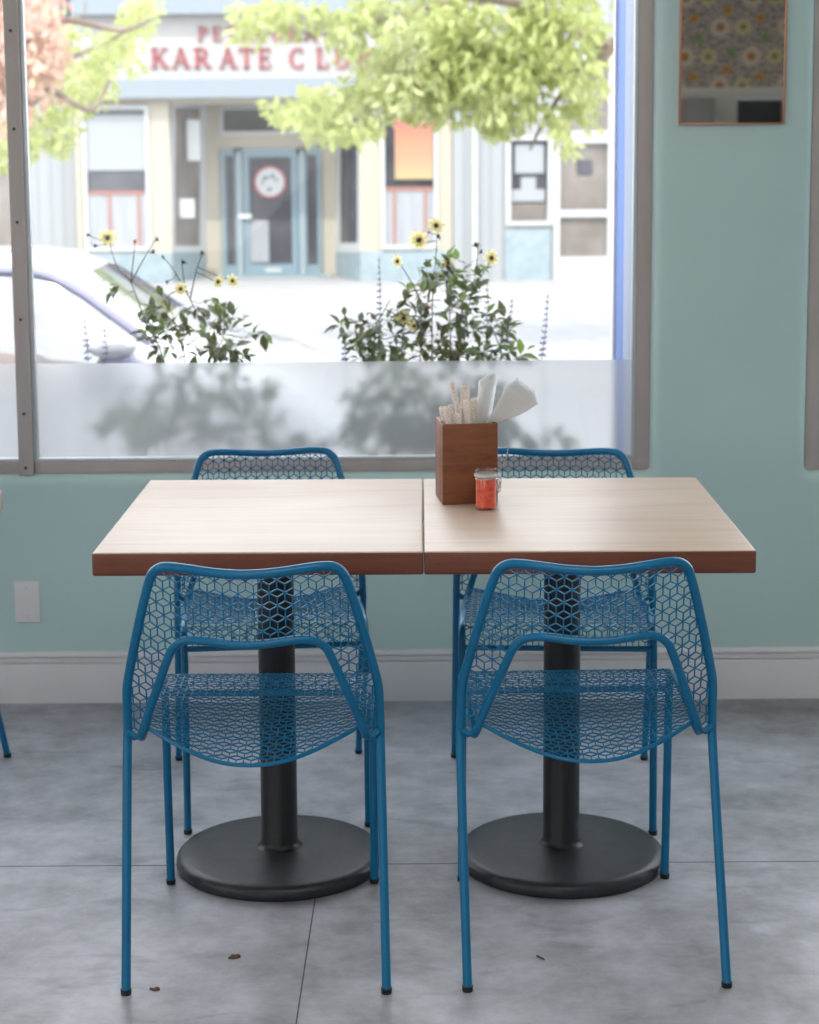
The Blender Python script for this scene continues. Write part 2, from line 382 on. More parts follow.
# back wall with floral wallpaper above a plain dado
def wallpaper():
    m = mat('floral_wallpaper', (0.3, 0.3, 0.3), 0.8)
    tc = N(m, 'ShaderNodeTexCoord'); sp = N(m, 'ShaderNodeSeparateXYZ'); L(m, tc.outputs['Object'], sp.inputs[0])
    def math_(op, a, b=None, clamp=False):
        n = N(m, 'ShaderNodeMath'); n.operation = op; n.use_clamp = clamp
        for i, v in enumerate((a, b)):
            if v is None: continue
            if isinstance(v, (int, float)): n.inputs[i].default_value = v
            else: L(m, v, n.inputs[i])
        return n.outputs[0]
    SX, SZ = 0.46, 0.40
    base = ramp(m, noise(m, 38, 2, 0.6), [(0.40, (0.24, 0.22, 0.26)), (0.56, (0.62, 0.52, 0.42))]); cur = base
    def flower(cx, cz, r, petal, core, n):
        nonlocal cur
        u = math_('MULTIPLY', math_('SUBTRACT', math_('FRACT', math_('ADD', math_('DIVIDE', sp.outputs[0], SX), 0.5 - cx + 10)), 0.5), SX)
        v = math_('MULTIPLY', math_('SUBTRACT', math_('FRACT', math_('ADD', math_('DIVIDE', sp.outputs[2], SZ), 0.5 - cz + 10)), 0.5), SZ)
        d = math_('SQRT', math_('ADD', math_('MULTIPLY', u, u), math_('MULTIPLY', v, v)))
        ang = math_('ARCTAN2', v, u)
        rad = math_('MULTIPLY', math_('ADD', math_('MULTIPLY', math_('COSINE', math_('MULTIPLY', ang, n)), 0.16), 0.9), r)
        for rr, c in ((rad, petal), (math_('MULTIPLY', rad, 0.45) if True else rad, core)):
            f = math_('MULTIPLY', math_('SUBTRACT', rr, d), 400, True)
            mx = N(m, 'ShaderNodeMix'); mx.data_type = 'RGBA'; L(m, f, mx.inputs[0]); L(m, cur, mx.inputs[6]); mx.inputs[7].default_value = (*c, 1); cur = mx.outputs[2]
    flower(0.25, 0.30, 0.075, (0.78, 0.64, 0.50), (0.50, 0.22, 0.08), 12)
    flower(0.78, 0.80, 0.075, (0.78, 0.64, 0.50), (0.50, 0.22, 0.08), 12)
    flower(0.60, 0.30, 0.062, (0.74, 0.64, 0.36), (0.36, 0.29, 0.15), 8)
    flower(0.12, 0.80, 0.062, (0.74, 0.64, 0.36), (0.36, 0.29, 0.15), 8)
    flower(0.45, 0.62, 0.040, (0.36, 0.40, 0.20), (0.20, 0.32, 0.12), 5)
    flower(0.95, 0.35, 0.040, (0.36, 0.40, 0.20), (0.20, 0.32, 0.12), 5)
    flower(0.38, 0.95, 0.034, (0.70, 0.36, 0.06), (0.55, 0.20, 0.04), 5)
    flower(0.88, 0.08, 0.034, (0.70, 0.36, 0.06), (0.55, 0.20, 0.04), 5)
    L(m, cur, bsdf(m).inputs['Base Color']); return m
M['paperwall'] = wallpaper()
DADO = 1.88
wb = struct(obj('wall_back', B((XL, YB - 0.15, 0), (XR, YB, DADO)), M['plain'], smooth=False))
struct(obj('wall_back', B((XL, YB - 0.15, DADO), (XR, YB, ZC)), M['paperwall'], smooth=False))
struct(obj('trim_2', B((XL, YB, DADO - 0.03), (XR, YB + 0.02, DADO + 0.03), 0.004), M['plain']))

# baseboard
prof = [(0, 0), (0, 0.098), (0.002, 0.104), (0.0015, 0.108), (0.006, 0.112), (0.013, 0.1122), (0.013, 0.1155), (0.006, 0.116), (0.005, 0.127), (0.015, 0.1275), (0.015, 0.1315), (0.0085, 0.132), (0.009, 0.139), (0.013, 0.1435), (0.018, 0.1445)]
bm = bmesh.new(); rings = []
for x in (XL, XR):
    rings.append([bm.verts.new((x, 5.100 + y, z)) for y, z in prof] + [bm.verts.new((x, WY + .002, 0.1445)), bm.verts.new((x, WY + .002, 0))])
for i in range(len(rings[0])):
    j = (i + 1) % len(rings[0]); bm.faces.new((rings[0][i], rings[0][j], rings[1][j], rings[1][i]))
struct(obj('baseboard_window', bm, M['base']))

# ------------------------------------------------------------------ window frames, glass, film
w1 = bpy.data.objects.new('window_1', None); w1.location = (0, 0, 0); link(w1); struct(w1, 'wide shop window with brown metal frame, frosted along its lower edge')
fb = P(200, 460.8, FY).z      # top of bottom rail
fri = P(635.2, 420, FY).x
mul_r = P(33.6, 460, FY - 0.005).x
FROST = P(300, 362.3, GY).z
bm = bmesh.new()
box(bm, (-4.4, FY, sill), (mul_l - 0.001, GY + 0.03, fb + 0.002), 0.002)
box(bm, (mul_r + 0.002, FY, sill), (fr_out, GY + 0.03, fb), 0.002)
box(bm, (fri, FY, fb - 0.001), (fr_out, GY + 0.03, 2.75), 0.002)
box(bm, (-4.4, FY, 2.70), (fr_out, GY + 0.03, 2.75), 0.002)
obj('window_frame', bm, M['frame'], w1)
bm = bmesh.new(); box(bm, (mul_l, FY - 0.014, sill - 0.004), (mul_r, GY + 0.04, 2.72), 0.003)
box(bm, (-2.9, FY - 0.014, sill - 0.004), (-2.86, GY + 0.04, 2.72), 0.003)
obj('mullion', bm, M['frame'], w1)
mx_ = (mul_l + mul_r) / 2
for py in (31, 129, 222, 319, 413, 467):
    z = P(20, py, FY).z
    bm = bmesh.new(); cyl(bm, (mx_, FY - 0.0175, z), (mx_, FY - 0.012, z), 0.0042, 14, 0.003); obj('screw', bm, M['screw'], w1)
for z in (P(0, -70, FY).z, P(0, -165, FY).z, 2.6):
    bm = bmesh.new(); cyl(bm, (mx_, FY - 0.0175, z), (mx_, FY - 0.012, z), 0.0042, 14, 0.003); obj('screw', bm, M['screw'], w1)
bm = bmesh.new()
box(bm, (mul_r, FY - 0.001, fb), (mul_r + 0.0125, GY + 0.002, 2.70), 0.002)
box(bm, (fri - 0.0115, FY + 0.001, fb), (fri, GY + 0.002, 2.70), 0.002)
box(bm, (mul_r + 0.0125, FY - 0.001, fb), (fri - 0.012, GY + 0.002, fb + 0.010), 0.002)
box(bm, (-4.4, FY - 0.001, fb), (mul_l, GY + 0.002, fb + 0.010), 0.002)
obj('glazing_bead', bm, M['bead'], w1)
obj('glass', B((mul_r, GY, fb), (fri, GY + 0.006, 2.72)), M['glass'], w1, False)
obj('glass', B((-4.4, GY, fb), (mul_l, GY + 0.006, 2.72)), M['glass'], w1, False)
raw('frosted_film', [(mul_r + 0.01, GY + 0.0075, fb), (fri - 0.008, GY + 0.0075, fb), (fri - 0.008, GY + 0.0075, FROST), (mul_r + 0.01, GY + 0.0075, FROST)], [(0, 1, 2, 3)], M['frost'], w1)
raw('frosted_film', [(-4.4, GY + 0.0075, fb), (mul_l, GY + 0.0075, fb), (mul_l, GY + 0.0075, FROST), (-4.4, GY + 0.0075, FROST)], [(0, 1, 2, 3)], M['frost'], w1)
w2 = bpy.data.objects.new('window_2', None); link(w2); struct(w2, 'edge of the next shop window at the right, brown metal frame')
bm = bmesh.new()
box(bm, (w2_l, FY, sill - 0.004), (w2_l + 0.045, GY + 0.03, 2.75), 0.002); box(bm, (w2_l + 0.045, FY, sill - 0.004), (4.1, GY + 0.03, fb), 0.002)
box(bm, (w2_l + 0.045, FY, 2.70), (4.1, GY + 0.03, 2.75), 0.002)
box(bm, (4.06, FY, fb), (4.1, GY + 0.03, 2.70), 0.002)
obj('window_frame', bm, M['frame'], w2)
obj('glass', B((w2_l + 0.04, GY, fb), (4.08, GY + 0.006, 2.72)), M['glass'], w2, False)
# exterior jamb of the pier, painted in two blues
j2 = P(624, 200, 5.42).x
bm = bmesh.new(); box(bm, (j2, GY + 0.032, -0.4), (fr_out + 0.04, 5.42, 2.76), 0.003); struct(obj('wall_jamb', bm, M['jamblight']))
j2 = P(624, 200, 5.42).x
bm = bmesh.new(); box(bm, (j2, 5.421, -0.4), (w2_l, 5.60, 2.9), 0.003); struct(obj('wall_pier', bm, M['jambdeep']))
j3 = P(613, 200, 5.62).x; j3b = P(618, 200, 5.62).x
bm = bmesh.new(); box(bm, (j3, 5.601, -0.4), (w2_l, 5.64, 2.9), 0.003); struct(obj('trim_3', bm, M['jambwhite']))

# wall plate
a, b = P(14, 581, WY), P(40.8, 622, WY)
wp = thing('wall_plate', 'blank white wall plate low on the green wall under the left window', 'wall plate', (a.x, WY, b.z))
obj('plate', B((0, -0.006, 0), (b.x - a.x, 0.001, a.z - b.z), 0.003, 3), M['white'], wp)
for z in (0.018, a.z - b.z - 0.018):
    bm = bmesh.new(); cyl(bm, ((b.x - a.x) / 2, -0.0078, z), ((b.x - a.x) / 2, -0.005, z), 0.003, 12); obj('screw', bm, M['bead'], wp)

# mirror with copper frame
a, b = P(680.5, 0, WY - 0.01), P(784.5, 124, WY - 0.01); MT = a.z + 0.14
mr = thing('wall_mirror', 'tall mirror with thin copper frame on the green wall between the windows', 'mirror', (a.x, WY, b.z))
W_, H_ = b.x - a.x, MT - b.z
bm = bmesh.new(); t = 0.0045
box(bm, (0, -0.016, 0), (t, 0, H_), 0.001); box(bm, (W_ - t, -0.016, 0), (W_, 0, H_), 0.001); box(bm, (t, -0.016, 0), (W_ - t, 0, t), 0.001); box(bm, (t, -0.016, H_ - t), (W_ - t, 0, H_), 0.001)
obj('mirror_frame', bm, M['copper'], mr)
obj('mirror_glass', B((t, -0.011, t), (W_ - t, -0.002, H_ - t)), M['mirror'], mr, False)

# things behind the camera that the mirror catches
cb = thing('cupboard', 'cream cupboard by the back wall, caught in the mirror', 'cupboard', (2.02, YB + 0.22, 0))
obj('body', B((-0.11, -0.2, 0), (0.08, 0.2, 1.83), 0.005), M['signwhite'], cb); obj('door', B((-0.10, 0.201, 0.05), (0.07, 0.216, 1.80), 0.004), M['signwhite'], cb)
bm = bmesh.new(); cyl(bm, (0.05, 0.216, 1.0), (0.05, 0.24, 1.0), 0.012); obj('knob', bm, M['steel'], cb.children[1])
bb = thing('menu_board', 'black menu board hanging on the back wall, caught in the mirror', 'board', (2.48, YB, 1.2))
obj('board', B((-0.16, 0.0, 0), (0.15, 0.02, 0.62)), M['black'], bb); obj('board_frame', B((-0.17, 0.0, -0.012), (0.16, 0.014, 0.635), 0.003), M['jambwhite'], bb)
tag(obj('wooden_post', B((2.66, YB + 0.0, 0), (2.72, YB + 0.08, 1.85), 0.006), M['palewood']), 'pale wooden post by the back wall, caught in the mirror', 'post')

# unseen panel added as housing for the overhead fill
cl = thing('overhead_fill_panel', 'long white panel added out of view above the room for the fill light', 'lamp', (0.5, 1.4, 3.03))
obj('added_fill_housing', B((-1.25, -0.55, 0.0), (1.25, 0.55, 0.07), 0.01), M['white'], cl)

# ------------------------------------------------------------------ mesh chair
E_ = 0.0161; S3 = math.sqrt(3) * E_
def bk(x, z, out=0.0): return Vector((x, 0.055 - (z - 0.46) * 0.136 + 1.45 * x * x + out, z))
OUTER = [(0.237, 0.46), (0.236, 0.50), (0.2345, 0.54), (0.229, 0.572), (0.211, 0.647), (0.194, 0.712), (0.180, 0.760), (0.171, 0.780), (0.155, 0.7915), (0.132, 0.794), (0.10, 0.792), (0.06, 0.788), (0.03, 0.786), (0, 0.785)]
INNER = [(0.209, 0.462), (0.197, 0.490), (0.168, 0.568), (0.148, 0.620), (0.138, 0.638), (0.124, 0.650), (0.105, 0.6555), (0.08, 0.656), (0.04, 0.652), (0, 0.650)]
def half_at(curve, z):   # half width of a curve at height z
    best = 0
    for (x0, z0), (x1, z1) in zip(curve, curve[1:]):
        if (z0 - z) * (z1 - z) <= 0 and z0 != z1: best = max(best, x0 + (x1 - x0) * (z - z0) / (z1 - z0))
    return best
def top_at(curve, x):
    x = abs(x); best = None
    for (x0, z0), (x1, z1) in zip(curve, curve[1:]):
        if (x0 - x) * (x1 - x) <= 0 and x0 != x1:
            z = z0 + (z1 - z0) * (x - x0) / (x1 - x0); best = z if best is None else max(best, z)
    return best
def in_back(u, w):
    if w < 0.462 or w > 0.80: return False
    t_ = top_at(OUTER, u)
    if w > 0.56:
        if t_ is None or w > t_ - 0.003: return False
    elif abs(u) > 0.232: return False
    i_ = top_at(INNER, u)
    return i_ is None or w > i_ + 0.002
Y1, RC = 0.462, 0.030
def rear(u): return 0.130 - 0.085 * max(0, 1 - (u / 0.205) ** 2)
def ztop(u, y): 
    k = max(0, 1 - (u / 0.21) ** 2); return 0.472 - 0.052 * k * max(0, min(1, (0.42 - y) / 0.37)) ** 1.4
def st(u, w, out=0.0):
    if w < Y1: return Vector((u, w, ztop(u, w)))
    a = (w - Y1) / RC
    if a < PI / 2: return Vector((u, Y1 + RC * math.sin(a), 0.472 - RC * (1 - math.cos(a))))
    return Vector((u, Y1 + RC, 0.442 - (w - Y1 - RC * PI / 2)))
def in_seat(u, w): return abs(u) < 0.212 and w > rear(u) and w < Y1 + RC * PI / 2 + 0.018
def lattice(surf, inside, u0, u1, w0, w1, wd=0.0023, th=0.0018):
    vs, fs = [], []
    def seg(a, b):
        ia, ib = inside(*a), inside(*b)
        if not ia and not ib: return
        if ia != ib:
            p, q = (a, b) if ia else (b, a); lo, hi = 0.0, 1.0
            for _ in range(10):
                t = (lo + hi) / 2
                if inside(p[0] + (q[0] - p[0]) * t, p[1] + (q[1] - p[1]) * t): lo = t
                else: hi = t
            a, b = p, (p[0] + (q[0] - p[0]) * lo, p[1] + (q[1] - p[1]) * lo)
        if math.hypot(b[0] - a[0], b[1] - a[1]) < 0.001: return
        A, Bp = surf(*a), surf(*b)
        mu, mw = (a[0] + b[0]) / 2, (a[1] + b[1]) / 2; e = 0.002
        n = (surf(mu + e, mw) - surf(mu - e, mw)).cross(surf(mu, mw + e) - surf(mu, mw - e)).normalized()
        d = (Bp - A).normalized(); s = d.cross(n) * (wd / 2); n = n * (th / 2); A -= d * wd * 0.25; Bp += d * wd * 0.25
        k = len(vs)
        for p in (A, Bp): vs.extend([p + s + n, p - s + n, p - s - n, p + s - n])
        for i in range(4): fs.append((k + i, k + (i + 1) % 4, k + 4 + (i + 1) % 4, k + 4 + i))
        fs.append((k, k + 1, k + 2, k + 3)); fs.append((k + 7, k + 6, k + 5, k + 4))
    j0, j1 = int(w0 / (1.5 * E_)) - 1, int(w1 / (1.5 * E_)) + 2
    for j in range(j0, j1):
        for i in range(int(u0 / S3) - 2, int(u1 / S3) + 3):
            c = (i * S3 + (j % 2) * S3 / 2, j * 1.5 * E_)
            for k in range(6):
                a = PI / 2 + k * PI / 3
                seg(c, (c[0] + E_ * math.cos(a), c[1] + E_ * math.sin(a)))
    return vs, fs
TR = 0.0089
def make_chair(label):
    t = thing('mesh_chair', label, 'chair', group=CG)
    raw('backrest', *lattice(bk, in_back, -0.24, 0.24, 0.44, 0.80), M['blue'], t)
    vs, fs = lattice(st, in_seat, -0.22, 0.22, 0.03, 0.56)
    s = raw('seat', vs, fs, M['blue'], t)
    rim = [Vector((x, rear(x) , ztop(x, rear(x)))) for x in [i * 0.0208 for i in range(-10, 11)]]
    obj('seat_rim', T(spline(rim, 2), 0.0040, 8), M['blue'], s)
    bm = bmesh.new()
    o = [(x, z) for x, z in OUTER]; pts = [bk(-x, z) for x, z in o] + [bk(x, z) for x, z in o[-2::-1]]
    tube(bm, spline(pts, 4), TR, 14)
    obj('back_frame', bm, M['blue'], t)
    bm = bmesh.new()
    side = [(0.214, 0.497, 0.385), (0.2145, 0.494, 0.415), (0.2145, 0.486, 0.445), (0.2145, 0.468, 0.462), (0.2145, 0.43, 0.468), (0.2145, 0.34, 0.465), (0.214, 0.24, 0.455), (0.212, 0.165, 0.446), (0.2105, 0.128, 0.450)]
    inn = [tuple(bk(x, z, 0.004)) for x, z in INNER[1:]]
    pts = [Vector((-x, y, z)) for x, y, z in side + inn] + [Vector((x, y, z)) for x, y, z in (side + inn)[-2::-1]]
    tube(bm, spline(pts, 4), TR * 0.94, 14)
    tube(bm, [(-0.214, 0.4955, 0.422), (0.214, 0.4955, 0.422)], 0.0068, 12)
    for sx in (-1, 1):
        tube(bm, [(sx * 0.236, 0.129, 0.458), (sx * 0.223, 0.130, 0.4475), (sx * 0.210, 0.130, 0.452)], 0.0068, 10)
    obj('seat_frame', bm, M['blue'], t)
    for sx in (-1, 1):
        p0 = bk(sx * 0.237, 0.46)
        for pts in ([p0 + Vector((0, 0, 0.004)), Vector((sx * 0.2378, p0.y * 0.90, 0.40)), Vector((sx * 0.2395 + 0.0070, 0.0012, 0.006))], [Vector((sx * 0.214, 0.497, 0.390)), Vector((sx * 0.2148, 0.505, 0.26)), Vector((sx * 0.215, 0.5222, 0.006))]):
            lg = obj('leg', T(spline(pts, 5), TR * 0.98, 14), M['blue'], t)
            q = pts[-1]; bm = bmesh.new(); cyl(bm, (q.x, q.y, 0), (q.x, q.y - 0.0004, 0.010), 0.0096, 14, 0.0103); obj('foot_cap', bm, M['rubber'], lg)
    return t
CG = 'blue wire mesh chairs'
ch = make_chair('blue wire mesh chair in front of the left table, its back to us')
SPOTS = [((-0.2865, 3.277), -0.003, None),
         ((0.3415, 3.288), 0.022, 'blue wire mesh chair in front of the right table, its back to us'),
         ((-0.344, 4.63), PI + 0.099, 'blue wire mesh chair behind the left table, back to the window'),
         ((0.3676, 4.60), PI - 0.056, 'blue wire mesh chair behind the right table, beyond the wooden box')]
for (x, y), r, lb in SPOTS:
    c = ch if lb is None else copy_tree(ch)
    c.location = (x, y, 0); c.rotation_euler = (0, 0, r)
    if lb: c['label'] = lb
    if y > 4.61: c.scale = (0.955, 1, 1)
ang = PI - 0.42; foot = G(9.5, 757, 0); lx = Vector((-0.238 * math.cos(ang), -0.238 * math.sin(ang)))
c = copy_tree(ch); c.location = (foot.x - lx.x, foot.y - lx.y, 0); c.rotation_euler = (0, 0, ang)
c['label'] = 'blue chair at the left edge of the photo, only one leg showing'

# ------------------------------------------------------------------ tables
TH, TT = 0.773, 0.046
def make_table(label, corner, W, D, rz, base_xy, edge, n):
    t = thing('cafe_table', label, 'table', (corner[0], corner[1], 0), rz, 'maple topped cafe tables')
    bm = bmesh.new(); e = 0.004
    box(bm, (0, 0, TH - TT), (W, D, TH), 0.0045, 3)
    for f in bm.faces:
        pass
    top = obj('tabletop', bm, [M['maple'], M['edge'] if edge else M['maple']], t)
    for p in top.data.polygons: p.material_index = 1 if p.normal.z < 0.55 else 0  # sides and underside take the wood with shade in its colour
    c_, s_ = math.cos(-rz), math.sin(-rz); dx, dy = base_xy[0] - corner[0], base_xy[1] - corner[1]
    bx, by = c_ * dx - s_ * dy, s_ * dx + c_ * dy
    def loc(o): o.location = (bx, by, 0); return o
    loc(obj('base', LA([(0, 0.0), (0.217, 0.0), (0.2215, 0.002), (0.2235, 0.007), (0.2235, 0.015), (0.2215, 0.022), (0.215, 0.0285), (0.203, 0.0315), (0.15, 0.0345), (0.09, 0.038), (0.0, 0.041)], 72), M['cast'], t))
    loc(obj('pole', LA([(0.0, 0.036), (0.053, 0.036), (0.049, 0.040), (0.043, 0.044), (0.0395, 0.051), (0.0392, 0.40), (0.0392, TH - TT - 0.012), (0, TH - TT - 0.012)], 40), M['black'], t))
    bm = bmesh.new()
    box(bm, (-0.20, -0.03, TH - TT - 0.013), (0.20, 0.03, TH - TT), 0.003); box(bm, (-0.03, -0.20, TH - TT - 0.0131), (0.03, 0.20, TH - TT - 0.0001), 0.003)
    loc(obj('mounting_plate', bm, M['black'], t))
    return t
RZT = -0.0087
MID = G(423.8, 551.6, TH)
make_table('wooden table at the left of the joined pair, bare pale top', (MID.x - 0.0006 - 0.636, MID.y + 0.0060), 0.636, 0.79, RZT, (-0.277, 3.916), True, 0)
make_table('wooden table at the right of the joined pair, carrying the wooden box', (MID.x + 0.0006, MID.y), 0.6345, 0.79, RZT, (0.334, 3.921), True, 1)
q = G(2.6, 490, TH)
make_table('wooden table cut off by the left edge of the photo', (q.x - 0.635, q.y - 0.79), 0.635, 0.79, 0, (q.x - 0.32, q.y - 0.40), False, 2)

# ------------------------------------------------------------------ box of chopsticks and napkins
c0 = G(442.6, 504.6, TH + 0.001); c1 = G(498.2, 503.6, TH + 0.001); bw = (c1 - c0).length
ba = math.atan2(c1.y - c0.y, c1.x - c0.x) + 0.05
BH = P(443, 425, c0.y).z - TH; BD = bw * 1.0
nb = thing('utensil_box', 'tall square brown wooden box of chopsticks and napkins on the right table', 'box', (c0.x, c0.y, TH + 0.0005), ba)
th = 0.009; bm = bmesh.new()
box(bm, (0, 0, 0), (bw, th, BH), 0.0012); box(bm, (0, BD - th, 0), (bw, BD, BH), 0.0012)
box(bm, (0, th, 0), (th, BD - th, BH), 0.0012); box(bm, (bw - th, th, 0), (bw, BD - th, BH), 0.0012); box(bm, (th, th, 0.002), (bw - th, BD - th, 0.012))
obj('box_body', bm, M['walnut'], nb)
Rb = Matrix.Rotation(ba, 3, 'Z')
def inbox(u, v, z): return Vector((c0.x, c0.y, TH + 0.0005)) + Rb @ Vector((u, v, z))
def bpt(px, py, v):   # point at box depth v seen at px,py
    return P(px, py, c0.y + v)
# (tip px, tip py, depth in box at tip, bottom u, bottom v, label)
ST = [(451.5, 382, 0.075, 0.085, 0.080, 'tallest paper sleeved chopsticks leaning left in the wooden box'),
      (465.0, 385, 0.085, 0.060, 0.088, 'second tallest paper sleeved chopsticks, upright in the wooden box'),
      (441.5, 407, 0.060, 0.040, 0.060, 'short paper sleeved chopsticks leaning furthest left over the box rim'),
      (446.0, 407, 0.022, 0.045, 0.030, 'paper sleeved chopsticks leaning left at the front corner of the box'),
      (450.5, 405, 0.048, 0.055, 0.045, 'paper sleeved chopsticks behind the front left pair in the box'),
      (458.0, 413, 0.022, 0.060, 0.024, 'shortest paper sleeved chopsticks at the front of the box'),
      (467.5, 400, 0.024, 0.062, 0.022, 'upright paper sleeved chopsticks at the front centre of the box'),
      (462.5, 406, 0.060, 0.066, 0.062, 'short paper sleeved chopsticks between the two tall ones in the box'),
      (475.0, 398, 0.050, 0.078, 0.048, 'paper sleeved chopsticks beside the upright napkins in the box')]
proto = None
for px, py, v, bu, bv, lb in ST:
    tip = bpt(px, py, v); bot = inbox(bu, bv, 0.016)
    d = tip - bot
    if proto is None:
        sl_ = 0.22
        bm = bmesh.new(); box(bm, (-0.0092, -0.0058, 0), (0.0092, 0.0058, sl_), 0.0046, 4)
        proto = thing('chopsticks', lb, 'chopsticks', group='chopsticks in the wooden box'); obj('paper_sleeve', bm, M['sleeve'], proto)
        bm = bmesh.new()
        for s in (-1, 1): box(bm, (s * 0.0032 - 0.0026, -0.0025, sl_ - 0.004), (s * 0.0032 + 0.0026, 0.0025, sl_ + 0.0012), 0.001)
        obj('stick_end', bm, M['palewood'], proto); o = proto
    else: o = copy_tree(proto)
    qd = d.normalized(); o.rotation_mode = 'QUATERNION'; o.rotation_quaternion = qd.to_track_quat('Z', 'Y')
    o.location = tip - qd * 0.22 if d.length > 0.22 else tip - qd * 0.22
    if d.length < 0.22: o.scale = (1, 1, d.length / 0.22); o.location = bot
    o['label'] = lb
# napkins: thin folded sheets, curved
def napkin(label, pts_lo, pts_hi, wave, bend):
    """sheet between a lower and an upper edge (each two points), bowed"""
    nu, nv = 7, 9; vs = []
    for s in (0, 1):
        for j in range(nv):
            for i in range(nu):
                a = i / (nu - 1); b = j / (nv - 1)
                lo = pts_lo[0].lerp(pts_lo[1], a); hi = pts_hi[0].lerp(pts_hi[1], a)
                p = lo.lerp(hi, b) + bend * math.sin(b * PI) * (0.4 + 0.6 * a) + Vector((0, wave * math.sin(a * 5 + b * 2), 0))
                vs.append(p + Vector((0.0006 * s, -0.0016 * s, 0)))
    fs = []; off = nu * nv
    for s in (0, 1):
        for j in range(nv - 1):
            for i in range(nu - 1):
                k = s * off + j * nu + i; f = (k, k + 1, k + nu + 1, k + nu); fs.append(f if s else f[::-1])
    rim = [i for i in range(nu)] + [j * nu + nu - 1 for j in range(1, nv)] + [(nv - 1) * nu + i for i in range(nu - 2, -1, -1)] + [j * nu for j in range(nv - 2, 0, -1)]
    for a, b in zip(rim, rim[1:] + rim[:1]): fs.append((a, b, b + off, a + off))
    return tag(raw('napkin', vs, fs, M['paper'], None, True), label, 'napkin', 'white paper napkins in the wooden box')
up = [(478.5, 381, 488, 376.5), (480, 380, 490, 375), (482, 378.5, 493, 373.5), (484, 376, 496, 373), (486, 374.5, 498, 374)]
LBU = ['foremost of the upright white napkins beside the chopsticks', 'upright white napkin tucked just behind the foremost', 'middle one of the upright white napkins in the box', 'upright white napkin second from the back of its sheaf', 'rearmost and tallest of the upright white napkins']
for k, (x0, y0, x1, y1) in enumerate(up):
    v = 0.030 + 0.008 * k; vb = 0.034 + 0.006 * k
    napkin(LBU[k], (inbox(0.074 + 0.003 * k, vb, 0.09), inbox(0.092 + 0.003 * k, vb + 0.01, 0.09)),
           (bpt(x0, y0, v), bpt(x1, y1, v + 0.02)), 0.0015, Vector((-0.001, 0, 0)))
LBF = ['foremost fanned white napkin drooping right over the box rim', 'second fanned white napkin leaning right out of the box', 'middle one of the fanned white napkins leaning right', 'fourth fanned white napkin leaning right out of the box', 'rearmost and highest of the fanned white napkins']
for k in range(5):
    v = 0.026 + 0.007 * k; kx, ky = k * 1.5, -k * 1.5
    napkin(LBF[k], (inbox(0.084, 0.03 + 0.006 * k, 0.150), inbox(0.108, 0.034 + 0.006 * k, 0.172)),
           (bpt(507 + kx * 1.5, 383.5 + ky, v), bpt(538 - kx * 0.5, 403.5 + ky * 2.0, v + 0.01)), 0.0012, Vector((0.004, -0.002, -0.007 + 0.001 * k)))

# ------------------------------------------------------------------ jar of chilli
jb_ = G(486, 509, TH + 0.0006); jr = 0.0238; jh = P(486, 467.5, jb_.y).z - TH
jar = thing('chilli_jar', 'small glass clip-top jar of red chilli sauce in front of the wooden box', 'jar', (jb_.x, jb_.y, TH + 0.0006), 0.3)
k = jh / 0.088
obj('jar_body', LA([(0, 0), (jr - 0.003, 0), (jr, 0.003), (jr, 0.062 * k), (jr - 0.001, 0.066 * k), (jr - 0.0012, 0.069 * k)], 40), M['jarglass'], jar)
obj('chilli_sauce', LA([(0, 0.004), (jr - 0.004, 0.004), (jr - 0.0022, 0.006), (jr - 0.0022, 0.060 * k), (jr - 0.004, 0.0655 * k), (0, 0.067 * k)], 36), M['chilli'], jar)
bm = bmesh.new(); lathe(bm, [(jr - 0.001, 0.068 * k), (jr + 0.0016, 0.070 * k), (jr + 0.0016, 0.0745 * k), (jr - 0.0005, 0.076 * k)], 40)
obj('sealing_ring', bm, M['bead'], jar)
obj('lid', LA([(0, 0.0762 * k), (jr, 0.0762 * k), (jr + 0.001, 0.080 * k), (jr + 0.001, 0.085 * k), (jr - 0.002, 0.088 * k), (0, 0.087 * k)], 40), M['jarglass'], jar)
bm = bmesh.new()
tube(bm, [((jr + 0.0012) * math.cos(a * PI / 12), (jr + 0.0012) * math.sin(a * PI / 12), 0.066 * k) for a in range(25)], 0.0009, 6, False)
for s in (-1, 1):
    tube(bm, spline([(jr + 0.001, s * 0.008, 0.066 * k), (jr + 0.005, s * 0.009, 0.055 * k), (jr + 0.006, s * 0.007, 0.042 * k), (jr + 0.002, 0, 0.034 * k)], 5), 0.0009, 6)
    tube(bm, spline([(jr + 0.001, s * 0.006, 0.078 * k), (jr + 0.007, s * 0.008, 0.062 * k), (jr + 0.0065, s * 0.005, 0.050 * k), (jr + 0.003, s * 0.010, 0.044 * k), (jr + 0.001, s * 0.004, 0.056 * k)], 5), 0.0009, 6)
o = obj('wire_clip', bm, M['steel'], jar); o.rotation_euler = (0, 0, -0.6)
s0 = P(492, 497, jb_.y + 0.036); s0.z = TH + 0.003
pts = [s0, P(496.5, 478, jb_.y + 0.038), P(501.5, 467, jb_.y + 0.040), P(506, 457, jb_.y + 0.045), P(508.6, 446.8, jb_.y + 0.050)]
sp_ = thing('spoon', 'thin steel spoon with bent handle propped behind the chilli jar', 'spoon', s0)
obj('spoon_handle', T([p - s0 for p in spline(pts, 6)], 0.0013, 8), M['steel'], sp_)
bm = bmesh.new(); bmesh.ops.create_uvsphere(bm, u_segments=14, v_segments=8, radius=1, matrix=Matrix.Translation((0, 0, 0.004)) @ Matrix.Diagonal((0.008, 0.010, 0.004, 1)))
obj('spoon_bowl', bm, M['steel'], sp_)

